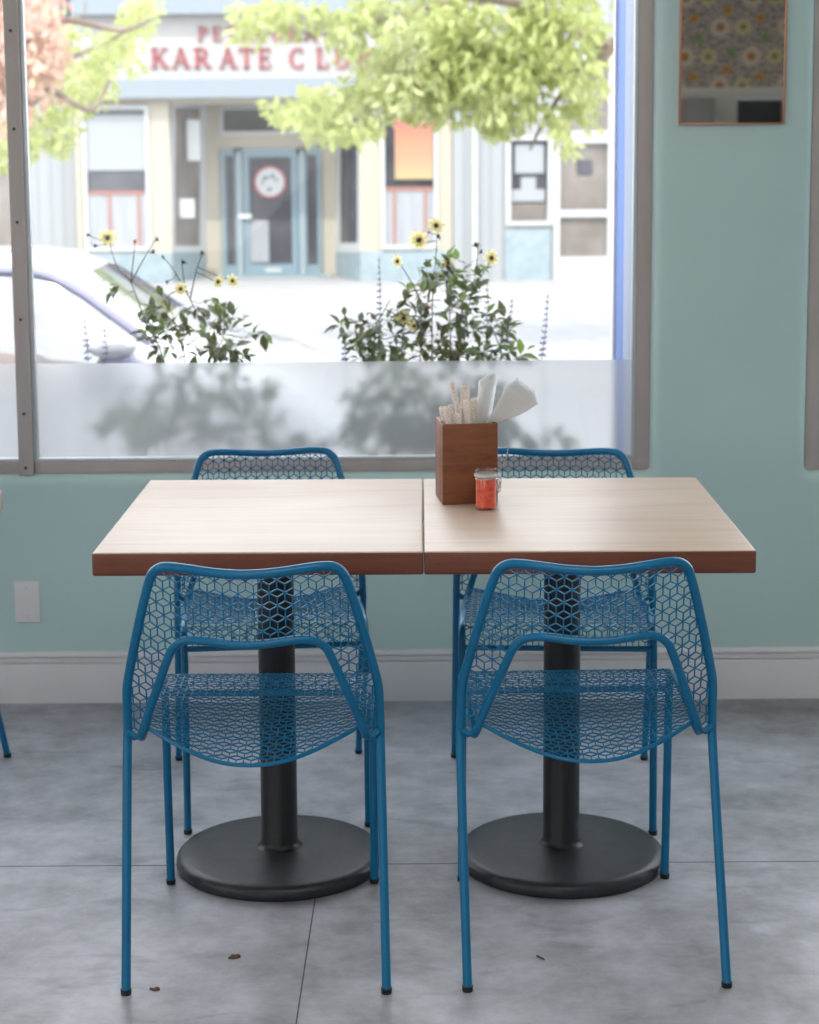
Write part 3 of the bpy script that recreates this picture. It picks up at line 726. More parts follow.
# ------------------------------------------------------------------ litter on the floor
def crumb(name, label, cat, px, py, L_, W_, rz, mt, seed):
    rnd = random.Random(seed); c = G(px, py, 0.0); bm = bmesh.new(); n = 9; top = []
    for i in range(n):
        a = 2 * PI * i / n; r = 1 + rnd.uniform(-0.3, 0.25)
        top.append((L_ / 2 * r * math.cos(a), W_ / 2 * r * math.sin(a), 0.001 + rnd.uniform(0, 0.004)))
    a_ = [bm.verts.new(p) for p in top]; b_ = [bm.verts.new((x, y, 0.0001)) for x, y, z in top]
    ct = bm.verts.new((0, 0, 0.003)); 
    for i in range(n):
        j = (i + 1) % n; bm.faces.new((a_[i], a_[j], ct)); bm.faces.new((b_[i], b_[j], a_[j], a_[i]))
    bm.faces.new(b_[::-1]); o = obj(name, bm, mt); o.location = c; o.rotation_euler = (0, 0, rz); tag(o, label, cat); return o
M['dryleaf'] = mat('dry_brown_leaf', (0.10, 0.05, 0.03), 0.8)
crumb('dry_leaf', 'crumpled brown dry leaf on the floor between the left chair legs', 'leaf', 235, 957, 0.024, 0.016, 0.3, M['dryleaf'], 3)
crumb('floor_crumb', 'small dark crumb on the floor near the left front chair foot', 'crumb', 155, 990, 0.018, 0.008, -0.2, M['dryleaf'], 5)
crumb('floor_splinter', 'thin dark splinter on the floor in front of the right table base', 'splinter', 540, 958, 0.030, 0.004, -0.9, M['joint'], 7)

# ------------------------------------------------------------------ street
SZ = -0.42
FYY = 28.3
struct(obj('ground_sidewalk', B((-14, 5.3, -0.7), (16, 7.6, -0.28)), M['walk'], smooth=False), 'near sidewalk outside the window')
struct(obj('ground_street', B((-30, 7.6, -0.8), (30, 23.6, SZ)), M['asphalt'], smooth=False), 'sunlit street')
FG = P(400, 281, FYY).z
struct(obj('ground_far_sidewalk', B((-30, 23.6, -0.8), (30, 34, FG)), M['walk'], smooth=False), 'far sidewalk in front of the shops')

# planter
pl = thing('planter', 'long grey planter trough outside below the window', 'planter', (-0.2, 5.78, -0.28))
bm = bmesh.new(); px0, px1 = -1.3, 0.80
box(bm, (px0, -0.24, 0), (px1, -0.20, 0.80), 0.005); box(bm, (px0, 0.20, 0), (px1, 0.24, 0.80), 0.005); box(bm, (px0, -0.2, 0), (px0 + 0.04, 0.2, 0.80), 0.005); box(bm, (px1 - 0.04, -0.2, 0), (px1, 0.2, 0.80), 0.005)
obj('trough', bm, M['planter'], pl); obj('soil', B((px0 + 0.04, -0.2, 0.1), (px1 - 0.04, 0.2, 0.76)), M['soil'], pl, False)
SOIL = 0.475

# ------------------------------------------------------------------ plants
def leaf(vs, fs, p, d, up, L_, W_, fold=0.25):
    d = d.normalized(); s = d.cross(up)
    if s.length < 1e-3: s = d.cross(Vector((1, 0, 0)))
    s.normalize(); n = s.cross(d); k = len(vs)
    prof = ((0.0, 0.0, 0), (0.22, 0.75, .03), (0.5, 1.0, .02), (0.8, 0.5, -.05), (1.0, 0.0, -.14))
    mid, lf, rt = [], [], []
    for t, w_, h in prof:
        c = p + d * (L_ * t) + n * (h * L_)
        mid.append(c); 
        if w_: lf.append(c + s * (W_ / 2 * w_) + n * (fold * W_ / 2 * w_)); rt.append(c - s * (W_ / 2 * w_) + n * (fold * W_ / 2 * w_))
    vs.extend(mid + lf + rt)
    m0 = k; l0 = k + 5; r0 = k + 8
    fs.append((m0, m0 + 1, l0)); fs.append((m0, r0, m0 + 1))
    for i in range(2):
        fs.append((m0 + 1 + i, m0 + 2 + i, l0 + i + 1, l0 + i)); fs.append((m0 + 1 + i, r0 + i, r0 + i + 1, m0 + 2 + i))
    fs.append((m0 + 3, m0 + 4, l0 + 2)); fs.append((m0 + 3, r0 + 2, m0 + 4))
def rdir(rnd, zb=0.0):
    while True:
        v = Vector((rnd.uniform(-1, 1), rnd.uniform(-1, 1), rnd.uniform(-1, 1) + zb))
        if 0.1 < v.length < 1.3: return v.normalized()
def flower(p, parent, r, face, rnd, mt='petal'):
    bm = bmesh.new(); f = face.normalized(); a = f.orthogonal().normalized(); b = f.cross(a)
    for ring, (n, rr, lift) in enumerate(((8, 1.0, 0.10), (8, 0.72, 0.34))):
        for i in range(n):
            t = 2 * PI * (i + 0.5 * ring) / n + rnd.uniform(-.1, .1); d = a * math.cos(t) + b * math.sin(t); s = f.cross(d); L_ = r * rr * rnd.uniform(.85, 1.1)
            pts = [p, p + d * L_ * .5 + f * lift * L_ * .6 + s * L_ * .24, p + d * L_ * .92 + f * lift * L_ + s * L_ * .16, p + d * L_ + f * lift * L_ * .8, p + d * L_ * .92 + f * lift * L_ - s * L_ * .16, p + d * L_ * .5 + f * lift * L_ * .6 - s * L_ * .24]
            v = [bm.verts.new(q) for q in pts]; bm.faces.new(v)
    o = obj('flower_head', bm, M[mt], parent)
    bm = bmesh.new(); bmesh.ops.create_icosphere(bm, subdivisions=2, radius=r * 0.27, matrix=Matrix.Translation(p + f * r * .12)); obj('flower_centre', bm, M['seed'], o)
def bud(p, parent, r, rnd, mt='seed'):
    bm = bmesh.new(); bmesh.ops.create_icosphere(bm, subdivisions=1, radius=r * 0.6, matrix=Matrix.Translation(p))
    for i in range(9):
        d = rdir(rnd); s = d.orthogonal().normalized() * r * .25
        v = [bm.verts.new(q) for q in (p + s, p - s, p + d * r * 1.5)]; bm.faces.new(v)
    obj('seed_head', bm, M[mt], parent)
def stems_mesh(stems, r0=0.0022, r1=0.0012):
    bm = bmesh.new()
    for s in stems: tube(bm, spline(s, 5), r0, 7, True, r1)
    return bm
def shrub(name, label, stems, flowers, buds, clusters, Yc, seed, lsz, bright=()):
    """stems: lists of (px,py,dy); clusters: (px,py,rx,ry,n) zones of leafy twigs"""
    rnd = random.Random(seed)
    t = thing(name, label, 'plant', (0, 0, 0))
    base = P(stems[0][0][0], stems[0][0][1], Yc)
    t.location = (base.x, Yc, SOIL); off = Vector(t.location)
    st_ = []
    for s in stems:
        pts = [P(x, y, Yc + dy) - off for x, y, dy in s]
        
        if s[0][1] > 350: pts.insert(0, Vector((pts[0].x * 0.7, pts[0].y * 0.6, 0.0)))
        st_.append(pts)
    allp = [q for s in st_ for q in spline(s, 4)]
    vs, fs, tw = [], [], []; vb, fb_ = [], []
    for cx_, cy_, rx, ry, n in clusters:
        for _ in range(n):
            a, rr = rnd.uniform(0, 2 * PI), math.sqrt(rnd.random())
            p = P(cx_ + rx * rr * math.cos(a), cy_ + ry * rr * math.sin(a), Yc + rnd.uniform(-0.15, 0.15)) - off
            if p.z < 0.02: continue
            q = min(allp, key=lambda s: (s - p).length + max(0, s.z - p.z) * 1.5)
            midp = q.lerp(p, 0.5) + Vector((0, 0, -0.012)); tw.append([q, midp, p])
            d0 = (p - q); d0.z *= 0.4; d0 = d0.normalized() if d0.length > .01 else rdir(rnd)
            for i in range(rnd.choice((3, 3, 5))):
                d = (d0 * 0.6 + rdir(rnd, -0.15) * 0.8).normalized()
                L_ = lsz * rnd.uniform(0.65, 1.25)
                A, F_ = (vb, fb_) if (rnd.random() < 0.12) else (vs, fs)
                leaf(A, F_, p + d * 0.004, d, Vector((rnd.uniform(-.5, .5), rnd.uniform(-.5, .5), 1)), L_, L_ * rnd.uniform(0.38, 0.55))
    for px, py, L_, ax, az in bright:
        leaf(vb, fb_, P(px, py, Yc - 0.1) - off, Vector((ax, -0.2, az)), Vector((0, -0.5, 1)), L_, L_ * .5)
    bm = stems_mesh(st_)
    for s in tw: tube(bm, s, 0.0010, 5, True, 0.0007)
    obj('stems', bm, M['stem'], t)
    raw('foliage', vs, fs, M['leafdark'], t); raw('young_foliage', vb, fb_, M['leafbright'], t)
    def attach(p):
        return min(allp, key=lambda s: (s - p).length)
    for (px, py, r, fx, fz) in flowers:
        r *= 1.3
        p = P(px, py, Yc - 0.03) - off; q = attach(p); obj('flower_stalk', T([q, q.lerp(p, .6) + Vector((.004, 0, -.004)), p + Vector((0, .004, 0))], 0.0014, 6), M['stem'], t)
        flower(p, t, r, Vector((fx, -1, fz)), rnd)
    for (px, py, r, mt) in buds:
        p = P(px, py, Yc) - off; q = attach(p); obj('flower_stalk', T([q, q.lerp(p, .5) + Vector((.003, 0, -.003)), p], 0.0012, 6), M['stem'], t); bud(p, t, r, rnd, mt)
    return t
YP = 5.66
shrub('dahlia_plant', 'yellow flowered leafy plant at the left, tall bare stalks above the frosted glass',
      [[(166, 372, 0), (146, 323, 0), (131, 283, -.01), (118, 268, -.01), (109, 243, -.01)], [(131, 283, -.01), (133, 262, -.01), (135, 243, -.01)], [(131, 283, -.01), (142, 262, 0), (155, 240, 0)],
       [(214, 366, .03), (203, 330, .02), (192, 303, .02), (182, 284, .02), (170, 265, .02), (163, 258, .02)], [(188, 296, .02), (184, 280, .02), (182, 264, 0)], [(190, 300, 0), (196, 272, 0), (202, 255, 0)],
       [(215, 368, 0), (222, 340, .0), (232, 318, .03)], [(185, 366, .05), (178, 335, .05), (172, 312, .05)]],
      [(107.5, 238, 0.022, 0.1, 0.2), (181, 289, 0.017, -.4, .2), (219, 282, 0.018, -.8, .4), (232, 281, 0.017, .8, .4)],
      [(88, 235, .008, 'seed'), (95, 246, .009, 'seed'), (135, 241, .010, 'orangebud'), (157, 239, .009, 'seed'), (153, 252, .009, 'seed'), (163, 257, .007, 'seed'), (183, 262, .010, 'seed'), (202, 253, .009, 'seed'), (167, 282, .008, 'seed')],
      [(190, 318, 40, 30, 26), (235, 336, 30, 24, 20), (155, 325, 22, 20, 12), (200, 352, 55, 14, 14), (205, 405, 80, 36, 120), (160, 425, 60, 24, 70), (116, 286, 6, 8, 2), (285, 445, 50, 12, 30)], YP, 11, 0.046)
shrub('dahlia_plant', 'bushy yellow flowered plant behind the wooden box, tallest of the plants outside',
      [[(432, 372, 0), (432, 330, 0), (433, 290, 0), (436, 255, 0), (437, 228, 0)], [(420, 368, .04), (424, 325, .04), (430, 290, .03), (440, 262, .03)], [(456, 370, -.02), (466, 322, -.02), (472, 290, 0), (476, 270, 0), (478, 248, 0)],
       [(425, 310, 0), (410, 280, 0), (399, 262, 0)], [(450, 366, .05), (450, 320, .05), (447, 290, .03), (446, 270, .03)], [(500, 372, 0), (497, 340, 0), (486, 318, 0)], [(370, 370, 0), (372, 335, 0), (390, 300, 0)], [(472, 290, 0), (484, 272, 0), (491, 260, 0)]],
      [(419, 240, 0.024, -.1, 0.1), (436, 226, 0.022, 0.3, 0.5), (398, 261, 0.017, -.9, -.3), (448, 263, 0.017, .3, .4), (491, 258, 0.020, .4, .1), (404, 318, 0.020, -.3, .1), (414, 326, 0.016, .3, .1)],
      [(438, 236, .011, 'seed'), (430, 232, .008, 'seed'), (476, 245, .013, 'seed'), (446, 273, .013, 'seed'), (447, 282, .010, 'seed'), (429, 307, .010, 'orangebud'), (396, 257, .008, 'orangebud'), (481, 252, .008, 'seed')],
      [(440, 300, 42, 30, 44), (455, 276, 34, 16, 18), (415, 335, 64, 28, 42), (365, 335, 30, 26, 14), (480, 335, 38, 30, 22), (430, 357, 92, 10, 26), (425, 405, 80, 38, 200), (465, 430, 60, 25, 80), (530, 442, 50, 12, 26), (392, 435, 50, 20, 70)], YP, 23, 0.046,
      [(520, 356, 0.06, 1, -.1), (495, 350, 0.06, .8, .2), (480, 352, 0.06, -.8, .1), (510, 352, .04, .3, .9), (527, 350, .03, .8, .5)])
def salvia(label, x0, y0, x1, y1, yy, seed):
    rnd = random.Random(seed); b = P(x0, y0, yy); tp = P(x1, y1, yy)
    t = thing('salvia_spike', label, 'plant', (b.x, yy, SOIL), 0, 'slender flower spikes outside the window'); off = Vector(t.location)
    b -= off; tp -= off; pts = spline([Vector((b.x * .5, 0, 0)), b.lerp(Vector((0, 0, 0)), .2), b, b.lerp(tp, .5) + Vector((.003, 0, 0)), tp], 5)
    obj('stem', T(pts, 0.0016, 6, 0.0008), M['stem'], t)
    bm = bmesh.new(); n = max(5, int((tp - b).length / 0.017))
    for k in range(n):
        c = b.lerp(tp, (k + .5) / n); s = 0.0085 * (1 - 0.6 * k / n)
        for i in range(6):
            a = i * PI / 3 + k; q = c + Vector((math.cos(a) * s, math.sin(a) * s, rnd.uniform(-.002, .004)))
            bmesh.ops.create_icosphere(bm, subdivisions=1, radius=s * 0.42, matrix=Matrix.Translation(q))
    obj('blossoms', bm, M['lavender'], t)
    vs, fs = [], []
    for k in range(7):
        c = b * (k + 1) / 8; d = Vector((rnd.uniform(-1, 1), rnd.uniform(-1, 1), .3)); leaf(vs, fs, c, d, Vector((0, 0, 1)), 0.035, .012)
    raw('leaves', vs, fs, M['leafdark'], t); return t
for i, (lb, *a) in enumerate([('tall violet flower spike left of the bushy yellow flowered plant', 379.5, 336, 379, 258, 5.72), ('grey violet flower spike just right of the bushy plant top', 487, 330, 487, 281, 5.75),
        ('short violet flower spike right of the bushy plant', 508, 345, 512, 298, 5.72), ('tall thin flower spike furthest right outside the window', 542, 358, 548, 294, 5.72),
        ('short dark flower spike at the left foot of the bushy plant', 345, 362, 344, 334, 5.6), ('small flower spike half hidden left inside the bushy plant', 401, 350, 402, 324, 5.8),
        ('pale flower spike in front of the parked car', 88, 362, 84, 318, 5.7), ('small pale flower spike in front of the car mirror', 106, 362, 104, 328, 5.72)]): salvia(lb, *a, i + 40)

# ------------------------------------------------------------------ parked car (long side towards the window, nose to the right)
def make_car():
    YN, YF = 8.45, 10.15; GZ = SZ
    def X(px, Y=8.9): return P(px, 300, Y).x
    t = thing('car', 'silver white car parked along the curb outside, nose to the right', 'car', (X(-60), (YN + YF) / 2, GZ)); off = Vector(t.location)
    YM = 9.1
    xr = X(-320)
    # stations: x, sill z, belt z, roof z (above world), half width low, half width roof
    prof = [(-330, .62, .75), (-300, .82, 1.00), (-240, .86, 1.30), (-160, .88, 1.42), (-60, .90, 1.455), (20, .92, 1.452), (60, .93, 1.435), (95, .94, 1.36), (130, .95, 1.245), (165, .955, 1.13), (190, .955, 1.035), (230, .94, .995), (280, .90, .955), (320, .80, .86), (345, .62, .70)]
    hw = (YF - YN) / 2
    def body():
        bm = bmesh.new(); rings = []
        for k, (px, belt, roof) in enumerate(prof):
            x = X(px, YM) - off.x; roof = max(roof, belt + .03); e = 1 - 0.14 * (abs(k - 7) / 7) ** 3; h = hw * e
            tuck = h - max(0.0, (roof - belt)) * 0.42
            ys = [(-h * .96, .20), (-h, .36), (-h, .62), (-h * .985, belt), ]
            if roof - belt > 0.12: ys += [(-(h * .97 + (tuck - h) * .5), belt + (roof - belt) * .5), (-tuck + .03, roof - .05), (-tuck + .15, roof - .008), (-tuck * .4, roof + .012)]
            else: ys += [(-(h * .93), belt + (roof - belt) * .45), (-h * .85, roof - .012), (-h * .6, roof + .0), (-h * .25, roof + .01)]
            full = ys + [(-y, z) for y, z in ys[::-1]]
            rings.append([bm.verts.new((x, y, z)) for y, z in full])
        n = len(rings[0]); win = set()
        for i, (a, b) in enumerate(zip(rings, rings[1:])):
            for j in range(n - 1):
                # leave out the side glass panels and the windscreen / rear glass
                side = j in (3, 4) or j in (n - 5, n - 6)
                top_ = 5 <= j <= n - 7
                if side and 2 <= i <= 7: continue
                if top_ and i in (7, 8) : continue
                if top_ and i in (1, 2) and j not in (5, n - 7): continue
                bm.faces.new((a[j], a[j + 1], b[j + 1], b[j]))
            bm.faces.new((a[n - 1], a[0], b[0], b[n - 1]))
        bm.faces.new(rings[0]); bm.faces.new(rings[-1][::-1])
        co = [[v.co.copy() for v in r] for r in rings]
        return bm, co
    bm, co = body(); n = len(co[0])
    bmb = obj('car_body', bm, M['carpaint'], t)
    def panel(name, quads, mt):
        bm = bmesh.new()
        for q in quads: bm.faces.new([bm.verts.new(c) for c in q])
        bmesh.ops.remove_doubles(bm, verts=bm.verts[:], dist=1e-4); return obj(name, bm, mt, t)
    for sgn in (0, 1):
        jj = (3, 4) if sgn == 0 else (n - 5, n - 6)
        panel('side_glass', [(co[i][j], co[i][j + 1], co[i + 1][j + 1], co[i + 1][j]) for i in range(2, 8) for j in jj], M['carglass'])
    panel('windscreen', [(co[i][j], co[i][j + 1], co[i + 1][j + 1], co[i + 1][j]) for i in (7, 8) for j in range(5, n - 6)], M['windscreen'])
    panel('rear_glass', [(co[i][j], co[i][j + 1], co[i + 1][j + 1], co[i + 1][j]) for i in (1, 2) for j in range(6, n - 7)], M['carglass'])
    for sgn in (0, 1):
        j = 5 if sgn == 0 else n - 6
        bm = bmesh.new(); tube(bm, spline([co[i][j] + Vector((0, -.008 if sgn == 0 else .008, -0.01)) for i in range(2, 10)], 4), 0.024, 8); obj('window_trim', bm, M['cartrim'], t)
        s = -1 if sgn == 0 else 1
        xb = X(-60, YN) - off.x; bm = bmesh.new(); tube(bm, [(xb, s * (hw - .03), .9), (xb, s * (hw - .2), 1.40)], 0.03, 8); obj('door_pillar', bm, M['carpaint'], t)
        mxp = P(113, 345, YN - 0.05) - off
        bm = bmesh.new(); bmesh.ops.create_uvsphere(bm, u_segments=20, v_segments=12, radius=1, matrix=Matrix.Translation((mxp.x, s * (hw + .07), mxp.z)) @ Matrix.Diagonal((0.115, 0.085, 0.062, 1)))
        mo = obj('side_mirror', bm, M['carpaint'], t)
        bm = bmesh.new(); box(bm, (mxp.x - .03, s * (hw + .03) - .08, mxp.z - .085), (mxp.x + .09, s * (hw + .03) + .04, mxp.z - .04), .01); obj('mirror_arm', bm, M['cartrim'], mo)
    for px in (-45, 25):
        x = X(px, YM) - off.x
        for s in (-1, 1):
            bm = bmesh.new()
            box(bm, (x - .12, s * .40 - .24, .45), (x + .06, s * .40 + .24, 1.0), .04); box(bm, (x - .1, s * .40 - .12, 1.02), (x + .02, s * .40 + .12, 1.15), .03)
            obj('car_seat', bm, M['brown'], t)
    for px in (-265, 255):
        x = X(px, YM) - off.x
        for s in (-1, 1):
            bm = bmesh.new(); cyl(bm, (x, s * (hw - .2), .31), (x, s * (hw + .005), .31), .31, 32); wh = obj('wheel', bm, M['tyre'], t)
            bm = bmesh.new(); cyl(bm, (x, s * (hw + .004), .31), (x, s * (hw + .02), .31), .19, 24); obj('hub_cap', bm, M['bead'], wh)
    for s in (-1, 1):
        x = X(333, YM) - off.x
        bm = bmesh.new(); bmesh.ops.create_uvsphere(bm, u_segments=14, v_segments=8, radius=1, matrix=Matrix.Translation((x - .02, s * hw * .72, .68)) @ Matrix.Diagonal((0.12, 0.16, 0.07, 1))); obj('headlight', bm, M['carglass'], t)
make_car()

# ------------------------------------------------------------------ shops across the street
def FX(px, Y=FYY): return P(px, 200, Y).x
def FZ(py, px=300, Y=FYY): return P(px, py, Y).z
def fbox(bm, x0, y0, x1, y1, Y0, Y1, bev=0.0):
    box(bm, (P(x0, 190, Y0).x, Y0, P(300, y1, Y0).z), (P(x1, 190, Y0).x, Y1, P(300, y0, Y0).z), bev)
def FB(*r, bev=0.0):
    bm = bmesh.new()
    for q in r: fbox(bm, *q, bev)
    return bm
Y = FYY
sh = thing('shop_building', 'cream corner shop across the street with recessed blue door and red lettering', 'building', (FX(270), Y, FG)); so_ = Vector(sh.location)
class Part:
    pass
def part(name, rects, mt, parent=None, bev=0.0):
    bm = bmesh.new()
    for q in rects: fbox(bm, *q, bev)
    pr = parent or sh; off = Vector((0, 0, 0)); r = pr
    while r: off += Vector(r.location); r = r.parent
    bmesh.ops.translate(bm, verts=bm.verts[:], vec=-off)
    return obj(name, bm, mt, pr, False)
D1 = Y + 1.15
part('wall', [(76, 97, 82, 284, Y, Y + .3), (150, 97, 171, 284, Y, Y + .3), (82, 97, 150, 103, Y, Y + .3), (82, 249, 150, 284, Y, Y + .3), (171, 90, 360, 103, Y, Y + .3),
              (360, 97, 381, 284, Y, Y + .3), (381, 97, 437, 118, Y, Y + .3), (381, 249, 437, 284, Y, Y + .3), (437, 97, 452, 284, Y, Y + .3),
              (204, 90, 222, 284, D1, D1 + .2), (222, 133, 320, 148, D1, D1 + .2), (222, 90, 320, 106, D1, D1 + .2), (318, 90, 336, 284, D1, D1 + .2)], M['cream'])
part('upper_wall', [(76, -160, 452, 97, Y + .02, Y + .3)], M['signwhite'])
part('fascia', [(76, 78, 452, 97, Y - .25, Y + .3), (76, -6, 452, 13, Y - .3, Y + .3)], M['facegrey'])
part('rear_wall', [(77, -158, 451, 283, Y + 1.6, Y + 6)], M['cream'])
part('tiled_base', [(80, 252, 171, 285, Y - .04, Y + .02), (360, 252, 452, 285, Y - .04, Y + .02)], M['tileblue'])
def shop_window(x0, y0, x1, y1, Yd, fill, fw=4, parent=None):
    w_ = part('window', [(x0 - fw, y0 - fw, x0, y1 + fw, Yd - .06, Yd + .1), (x1, y0 - fw, x1 + fw, y1 + fw, Yd - .06, Yd + .1), (x0, y0 - fw, x1, y0, Yd - .06, Yd + .1), (x0, y1, x1, y1 + fw, Yd - .08, Yd + .1)], M['trimwhite'], parent)
    part('pane', [(x0, y0, x1, y1, Yd + .02, Yd + .05)], fill, w_)
    return w_
wa = shop_window(87, 108, 146, 246, Y + .02, M['shopglass'])
part('blind', [(87, 114, 146, 169, Y + .0, Y + .035)], M['blind'], wa)
part('curtain', [(87, 193, 146, 246, Y + .0, Y + .035)], M['curtain'], wa)
part('red_lattice', [(87, 190, 146, 193, Y - .02, Y + .03), (108, 193, 110.5, 246, Y - .02, Y + .03), (137, 193, 139.5, 246, Y - .02, Y + .03)], M['redpaint'], wa)
wc = shop_window(385, 118, 434, 246, Y + .02, M['shopglass'])
part('curtain', [(385, 191, 434, 246, Y + .0, Y + .035)], M['curtain'], wc)
part('red_lattice', [(385, 188, 434, 191, Y - .02, Y + .03), (393, 191, 395.5, 246, Y - .02, Y + .03), (424, 191, 426.5, 246, Y - .02, Y + .03)], M['redpaint'], wc)
part('poster', [(395, 119, 433, 180, Y - .03, Y - .01)], M['poster'], wc)
tr_ = shop_window(224, 109, 318, 131, D1 + .02, M['shopglass'], 3)
# slanted side windows of the recess
def slant(xa, Ya, xb, Yb, y0, y1, gx0, gx1, gy0, gy1):
    def pt(f, py, d=0):
        px = xa + (xb - xa) * f; Yd = Ya + (Yb - Ya) * f; q = P(px, py, Yd) - so_; q.y += d; return q
    def quad(f0, f1, p0, p1, d0, d1):
        bm = bmesh.new(); c = []
        for d in (d0, d1):
            for f, p in ((f0, p0), (f1, p0), (f1, p1), (f0, p1)): c.append(bm.verts.new(pt(f, p, d)))
        for q in ((0, 1, 2, 3), (7, 6, 5, 4), (0, 4, 5, 1), (1, 5, 6, 2), (2, 6, 7, 3), (3, 7, 4, 0)): bm.faces.new([c[i] for i in q])
        return bm
    bm = quad(0, 1, y0, gy0, 0, .15)
    for q in (quad(0, 1, gy1, y1, 0, .15), quad(0, gx0, gy0, gy1, 0, .15), quad(gx1, 1, gy0, gy1, 0, .15)):
        me = bpy.data.meshes.new('t'); q.to_mesh(me); bm.from_mesh(me); q.free(); bpy.data.meshes.remove(me)
    w_ = obj('side_window', bm, M['trimwhite'], sh, False)
    obj('pane', quad(gx0, gx1, gy0, gy1, .04, .08), M['tan'] if xa < 300 else M['shopglass'], w_, False)
    obj('tiled_panel', quad(0, 1, 252, y1, -.03, -.001), M['tileblue'], w_, False)
    return w_
sw = slant(171, Y + .05, 206, D1, 100, 283, .10, .82, 108, 246)
slant(336, D1, 361, Y + .05, 100, 283, .18, .85, 118, 243)
part('notice', [(188, 119, 201, 160, Y + .45, Y + .47), (179, 198, 194, 217, Y + .30, Y + .32)], M['trimwhite'])
# door and side lights
dr = part('door_surround', [(221, 148, 225.5, 278, D1 - .05, D1 + .1), (234.5, 148, 243, 278, D1 - .05, D1 + .1), (297, 148, 307, 278, D1 - .05, D1 + .1), (317, 148, 321, 278, D1 - .05, D1 + .1), (225.5, 148, 317, 155, D1 - .05, D1 + .1), (225.5, 265, 234.5, 278, D1 - .05, D1 + .1), (307, 265, 317, 278, D1 - .05, D1 + .1)], M['doorblue'])
part('side_light', [(225.5, 155, 234.5, 265, D1, D1 + .03)], M['shopglass'], dr); part('side_light', [(307, 155, 317, 265, D1, D1 + .03)], M['shopglass'], dr)
part('white_post', [(237, 150, 241.5, 278, D1 - .08, D1 - .05), (300, 150, 304.5, 278, D1 - .08, D1 - .05)], M['paleblue'], dr)
dd = part('shop_door', [(243.5, 150, 249, 277, D1 - .04, D1 + .02), (291.5, 150, 296.5, 277, D1 - .04, D1 + .02), (249, 150, 291.5, 157, D1 - .04, D1 + .02), (249, 264, 291.5, 277, D1 - .04, D1 + .02)], M['doorblue'])
part('door_glass', [(249, 157, 291.5, 264, D1 - .01, D1 + .01)], M['shopglass'], dd)
part('door_handle', [(238, 214, 251, 218, D1 - .12, D1 - .08)], M['bead'], dd)
part('letter_flap', [(264, 268, 280, 272, D1 - .06, D1 - .04)], M['trimwhite'], dd)
part('step', [(212, 277, 330, 284, D1 - .5, D1)], M['tileblue'])
part('paper_notice', [(249.5, 220, 268, 262, D1 - .03, D1 - .012)], M['curtain'], dd)
# round emblem on the door glass
ec = P(270, 182, D1 - .02) - so_; er = P(286.5, 182, D1).x - P(270, 182, D1).x
def disc(r0, r1, y, n=40):
    bm = bmesh.new(); a = [(bm.verts.new((ec.x + r1 * math.cos(2 * PI * i / n), y, ec.z + r1 * math.sin(2 * PI * i / n)))) for i in range(n)]
    if r0 == 0: bm.faces.new(a)
    else:
        b = [(bm.verts.new((ec.x + r0 * math.cos(2 * PI * i / n), y, ec.z + r0 * math.sin(2 * PI * i / n)))) for i in range(n)]
        for i in range(n): bm.faces.new((a[i], a[(i + 1) % n], b[(i + 1) % n], b[i]))
    ex = bmesh.ops.extrude_face_region(bm, geom=bm.faces[:]); bmesh.ops.translate(bm, vec=(0, .006, 0), verts=[v for v in ex['geom'] if isinstance(v, bmesh.types.BMVert)])
    return bm
em = obj('door_emblem', disc(0, er * .9, ec.y), M['trimwhite'], sh, False)
obj('emblem_ring', disc(er * .86, er, ec.y - .008), M['signred'], em, False)
bm = bmesh.new()
for (u, v, a, b) in ((-.25, .25, .16, .10), (.15, .35, .10, .14), (-.05, -.45, .14, .10), (.38, .12, .12, .07), (-.45, .0, .07, .12)):
    bmesh.ops.create_uvsphere(bm, u_segments=12, v_segments=6, radius=1, matrix=Matrix.Translation((ec.x + u * er, ec.y - .006, ec.z + v * er)) @ Matrix.Diagonal((a * er, .006, b * er, 1)))
obj('emblem_marks', bm, M['shopglass'], em)

